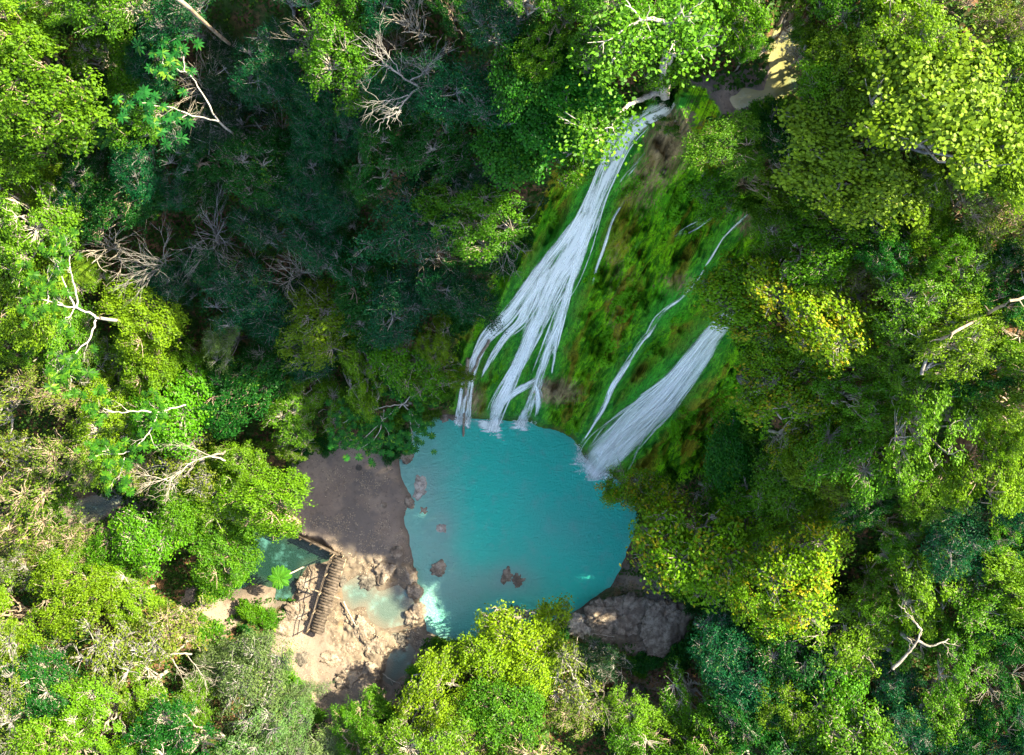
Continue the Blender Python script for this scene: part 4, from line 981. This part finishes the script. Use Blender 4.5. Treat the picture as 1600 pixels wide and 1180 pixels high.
# ------------------------------------------------------------------ footbridge, landing, logs
def boxes(L):
    """L: list of (centre, x-axis half vec, y-axis half vec, z half)"""
    Vs, Fs = [], []; q = np.array([(0,3,2,1),(4,5,6,7),(0,1,5,4),(1,2,6,5),(2,3,7,6),(3,0,4,7)])
    for i, (c_, a, b_, h) in enumerate(L):
        c_ = np.array(c_); a = np.array(a); b_ = np.array(b_); hz = np.array([0, 0, h])
        Vs += [c_-a-b_-hz, c_+a-b_-hz, c_+a+b_-hz, c_-a+b_-hz, c_-a-b_+hz, c_+a-b_+hz, c_+a+b_+hz, c_-a+b_+hz]; Fs.append(q+8*i)
    return np.array(Vs), np.concatenate(Fs)
def footbridge():
    zt = 1.4
    A0 = np.array([*unp(532, 872, zt), zt]); A1 = np.array([*unp(494, 990, zt), zt]); g = np.random.default_rng(4)
    d = A1-A0; Ln = np.linalg.norm(d); d /= Ln; s = np.array([-d[1], d[0], 0])
    root = empty('footbridge', tuple(A0-np.array([0, 0, zt-.3]))); tag(root, 'narrow weathered plank footbridge crossing the stream beside the terraces', 'footbridge'); O = np.array(root.location)
    L = []; n = 27
    for k in range(n):
        c_ = A0+d*(k+.5)*Ln/n+s*g.normal(0, .05)+np.array([0, 0, g.uniform(-.012, .012)])-O; tw = g.normal(0, .03)
        L.append((c_, (s+d*tw)*g.uniform(.46, .53), (d-s*tw)*Ln/n*.42, .03))
    V, F_ = boxes(L); link('deck', mesh_np('deck', V, F_, None, [M_plank]), root)
    for sg in (-.4, .4):
        V, F_ = boxes([((A0+A1)/2+s*sg-np.array([0, 0, .13])-O, s*.05, d*Ln/2, .09)]); link('beam', mesh_np('beam', V, F_, None, [M_bark]), root)
    side = s if s[0] < 0 else -s
    V, F_ = tubes([(wob(A0+side*.66+np.array([0, 0, .85])-O, A1+side*.66+np.array([0, 0, .8])-O, 9, .02, g), np.full(9, .032))], 7); link('handrail', mesh_np('handrail', V, F_, None, [M_plank], True), root)
    V, F_ = tubes([(wob(A0+side*.64+np.array([0, 0, .4])-O, A1+side*.64+np.array([0, 0, .4])-O, 9, .02, g), np.full(9, .035))], 7); link('handrail', mesh_np('lower_rail', V, F_, None, [M_plank], True), root)
    for k in range(5):
        b_ = A0+d*Ln*(k+.02)/4.1+side*.62-O; V, F_ = tubes([([b_+np.array([0, 0, -1.2]), b_+np.array([0, 0, .95])], [.05, .045])], 7); link('post', mesh_np('post', V, F_, None, [M_bark], True), root)
    # cross pole under the middle
    m = (A0+A1)/2-O+np.array([0, 0, -.24]); V, F_ = tubes([([m-side*.9, m+side*1.9+np.array([0, 0, -.05])], [.06, .05])], 7); link('cross_pole', mesh_np('cross_pole', V, F_, None, [M_bark], True), root)
footbridge()
def landing():
    z = 1.15; P = [(432,826),(447,800),(468,815),(470,822),(446,834)]
    Pw = np.array([(*unp(a, b, z), z) for a, b in P]); O = Pw.mean(0); O[2] = .6
    root = empty('landing', tuple(O)); tag(root, 'small sandy landing edged with timber at the head of the creek', 'landing')
    bm = bmesh.new(); vs = [bm.verts.new(Vector(p-O)) for p in Pw]; f = bm.faces.new(vs)
    if f.normal.z < 0: f.normal_flip()
    ex = bmesh.ops.extrude_face_region(bm, geom=[f]); bmesh.ops.translate(bm, vec=(0, 0, -1.1), verts=[v for v in ex['geom'] if isinstance(v, bmesh.types.BMVert)])
    bmesh.ops.recalc_face_normals(bm, faces=bm.faces); me = bpy.data.meshes.new('slab'); bm.to_mesh(me); bm.free()
    m, t = newmat('sunlit_sandstone'); b = NB(t); n = b.noise(b.n('ShaderNodeNewGeometry').outputs['Position'], 4, 6, .7)
    b.out(b.pbsdf(b.mix(b.ramp(n, .4, .65), (.5, .38, .25), (.36, .26, .17)), .9, b.bump(n, .4, .1)).outputs[0]); me.materials.append(m); link('slab', me, root)  # sunlit brightness of the slab top is mixed into these colours
    for a, c_ in ((0, 4), (4, 3)):
        p, q = Pw[a]-O, Pw[c_]-O; dd = (q-p)/2; nn = np.array([-dd[1], dd[0], 0]); nn /= np.linalg.norm(nn)
        out = nn if np.dot(nn, (p+q)/2) > 0 else -nn
        V, F_ = boxes([((p+q)/2+out*.09+np.array([0, 0, -.1]), dd, out*.08, .16)]); link('edge_timber', mesh_np('edge_timber', V, F_, None, [M_plank]), root)
    return root
landing()
def retaining():
    z = .75; a = np.array([*unp(466, 838, z), z]); b_ = np.array([*unp(529, 868, z), z]); root = empty('retaining_wall', tuple(a-np.array([0, 0, .7]))); O = np.array(root.location)
    tag(root, 'dark timber edging holding the sand bank between landing and footbridge', 'retaining wall')
    d = b_-a; Ln = np.linalg.norm(d); d /= Ln; s = np.array([-d[1], d[0], 0])
    for k in range(3):
        V, F_ = boxes([((a+b_)/2-O+np.array([0, 0, -.1-.33*k])-s*.02*k, d*Ln/2, s*.07, .155)]); link('timber', mesh_np('timber', V, F_, None, [M_plank]), root)
    for k in range(4):
        c_ = a+d*Ln*(k+.3)/4-s*.14-O; V, F_ = tubes([([c_-np.array([0, 0, 1.3]), c_+np.array([0, 0, .15])], [.06, .055])], 7); link('stake', mesh_np('stake', V, F_, None, [M_bark], True), root)
retaining()
def log(name, pts, r, label, mat, seed=1, stubs=2):
    g = np.random.default_rng(seed); P = np.array([(*unp(p[0], p[1], p[2]), p[2]) for p in pts], float); O = P[-1].copy()
    P = resample(P-O, 10); P[1:-1] += g.normal(0, .02, (8, 3)); L = [(P, np.linspace(r, r*.6, 10))]
    for k in range(stubs):
        i = g.integers(2, 8); L.append((wob(P[i], P[i]+g.normal(0, .35, 3), 4, .03, g), np.linspace(r*.4, r*.15, 4)))
    V, F_ = tubes(L, 8); o = link(name, mesh_np(name, V, F_, None, [mat], True), None, tuple(O)); return tag(o, label, 'log')
gz = lambda px, py: float(ground_px(px, py)[2][0])
log('log', [(731,560,gz(731,560)+.6),(728,610,gz(728,610)+.7),(725,650,1.2),(724,683,-.1)], .14, 'long pole leaning down the left strand into the pool', M_bark, 2)
log('log', [(765,530,gz(765,530)+.3),(748,560,gz(748,560)+.3),(734,590,gz(734,590)+.35),(722,608,gz(722,608)+.4)], .12, 'dark log wedged under the left strand of the main waterfall', M_bark, 3, 3)
log('driftwood', [(537,940,.55),(545,958,.6),(556,978,.65)], .07, 'short bleached stick lying across the terrace pool', M_pale, 4, 1)
log('driftwood', [(598,1052,.5),(610,1062,.5),(625,1068,.55)], .05, 'thin pale stick in the channel below the terraces', M_pale, 5, 1)
log('log', [(1150,985,gz(1150,985)+.4),(1175,970,gz(1175,970)+.5),(1205,962,gz(1205,962)+.4)], .16, 'grey fallen log in the gully under the large yellow-green tree', M_grey, 6, 2)
log('log', [(905,1045,gz(905,1045)+.4),(905,992,gz(905,992)+.8),(960,995,gz(960,995)+.6)], .03, 'thin pale vine stem beside the rock shelf', M_pale, 7, 0)
log('log', [(255,-25,gz(275,5)+7),(280,0,gz(280,5)+7),(305,22,gz(305,20)+6.0),(360,70,gz(345,55)+2.0)], .15, 'long straight grey trunk leaning across the top of the gorge', M_bark, 8, 2)
log('log', [(1530,500,gz(1530,500)+2),(1560,480,gz(1560,480)+6),(1590,468,gz(1590,468)+6.5),(1640,455,gz(1600,455)+5)], .08, 'thick grey limb crossing the canopy at the right edge', M_bark, 9, 3)
log('log', [(1440,545,gz(1440,545)+2),(1470,530,gz(1470,530)+5.5),(1500,515,gz(1500,515)+6.2),(1545,490,gz(1530,500)+3)], .09, 'thick grey limb in the canopy gap at right', M_bark, 10, 2)
write_labels()
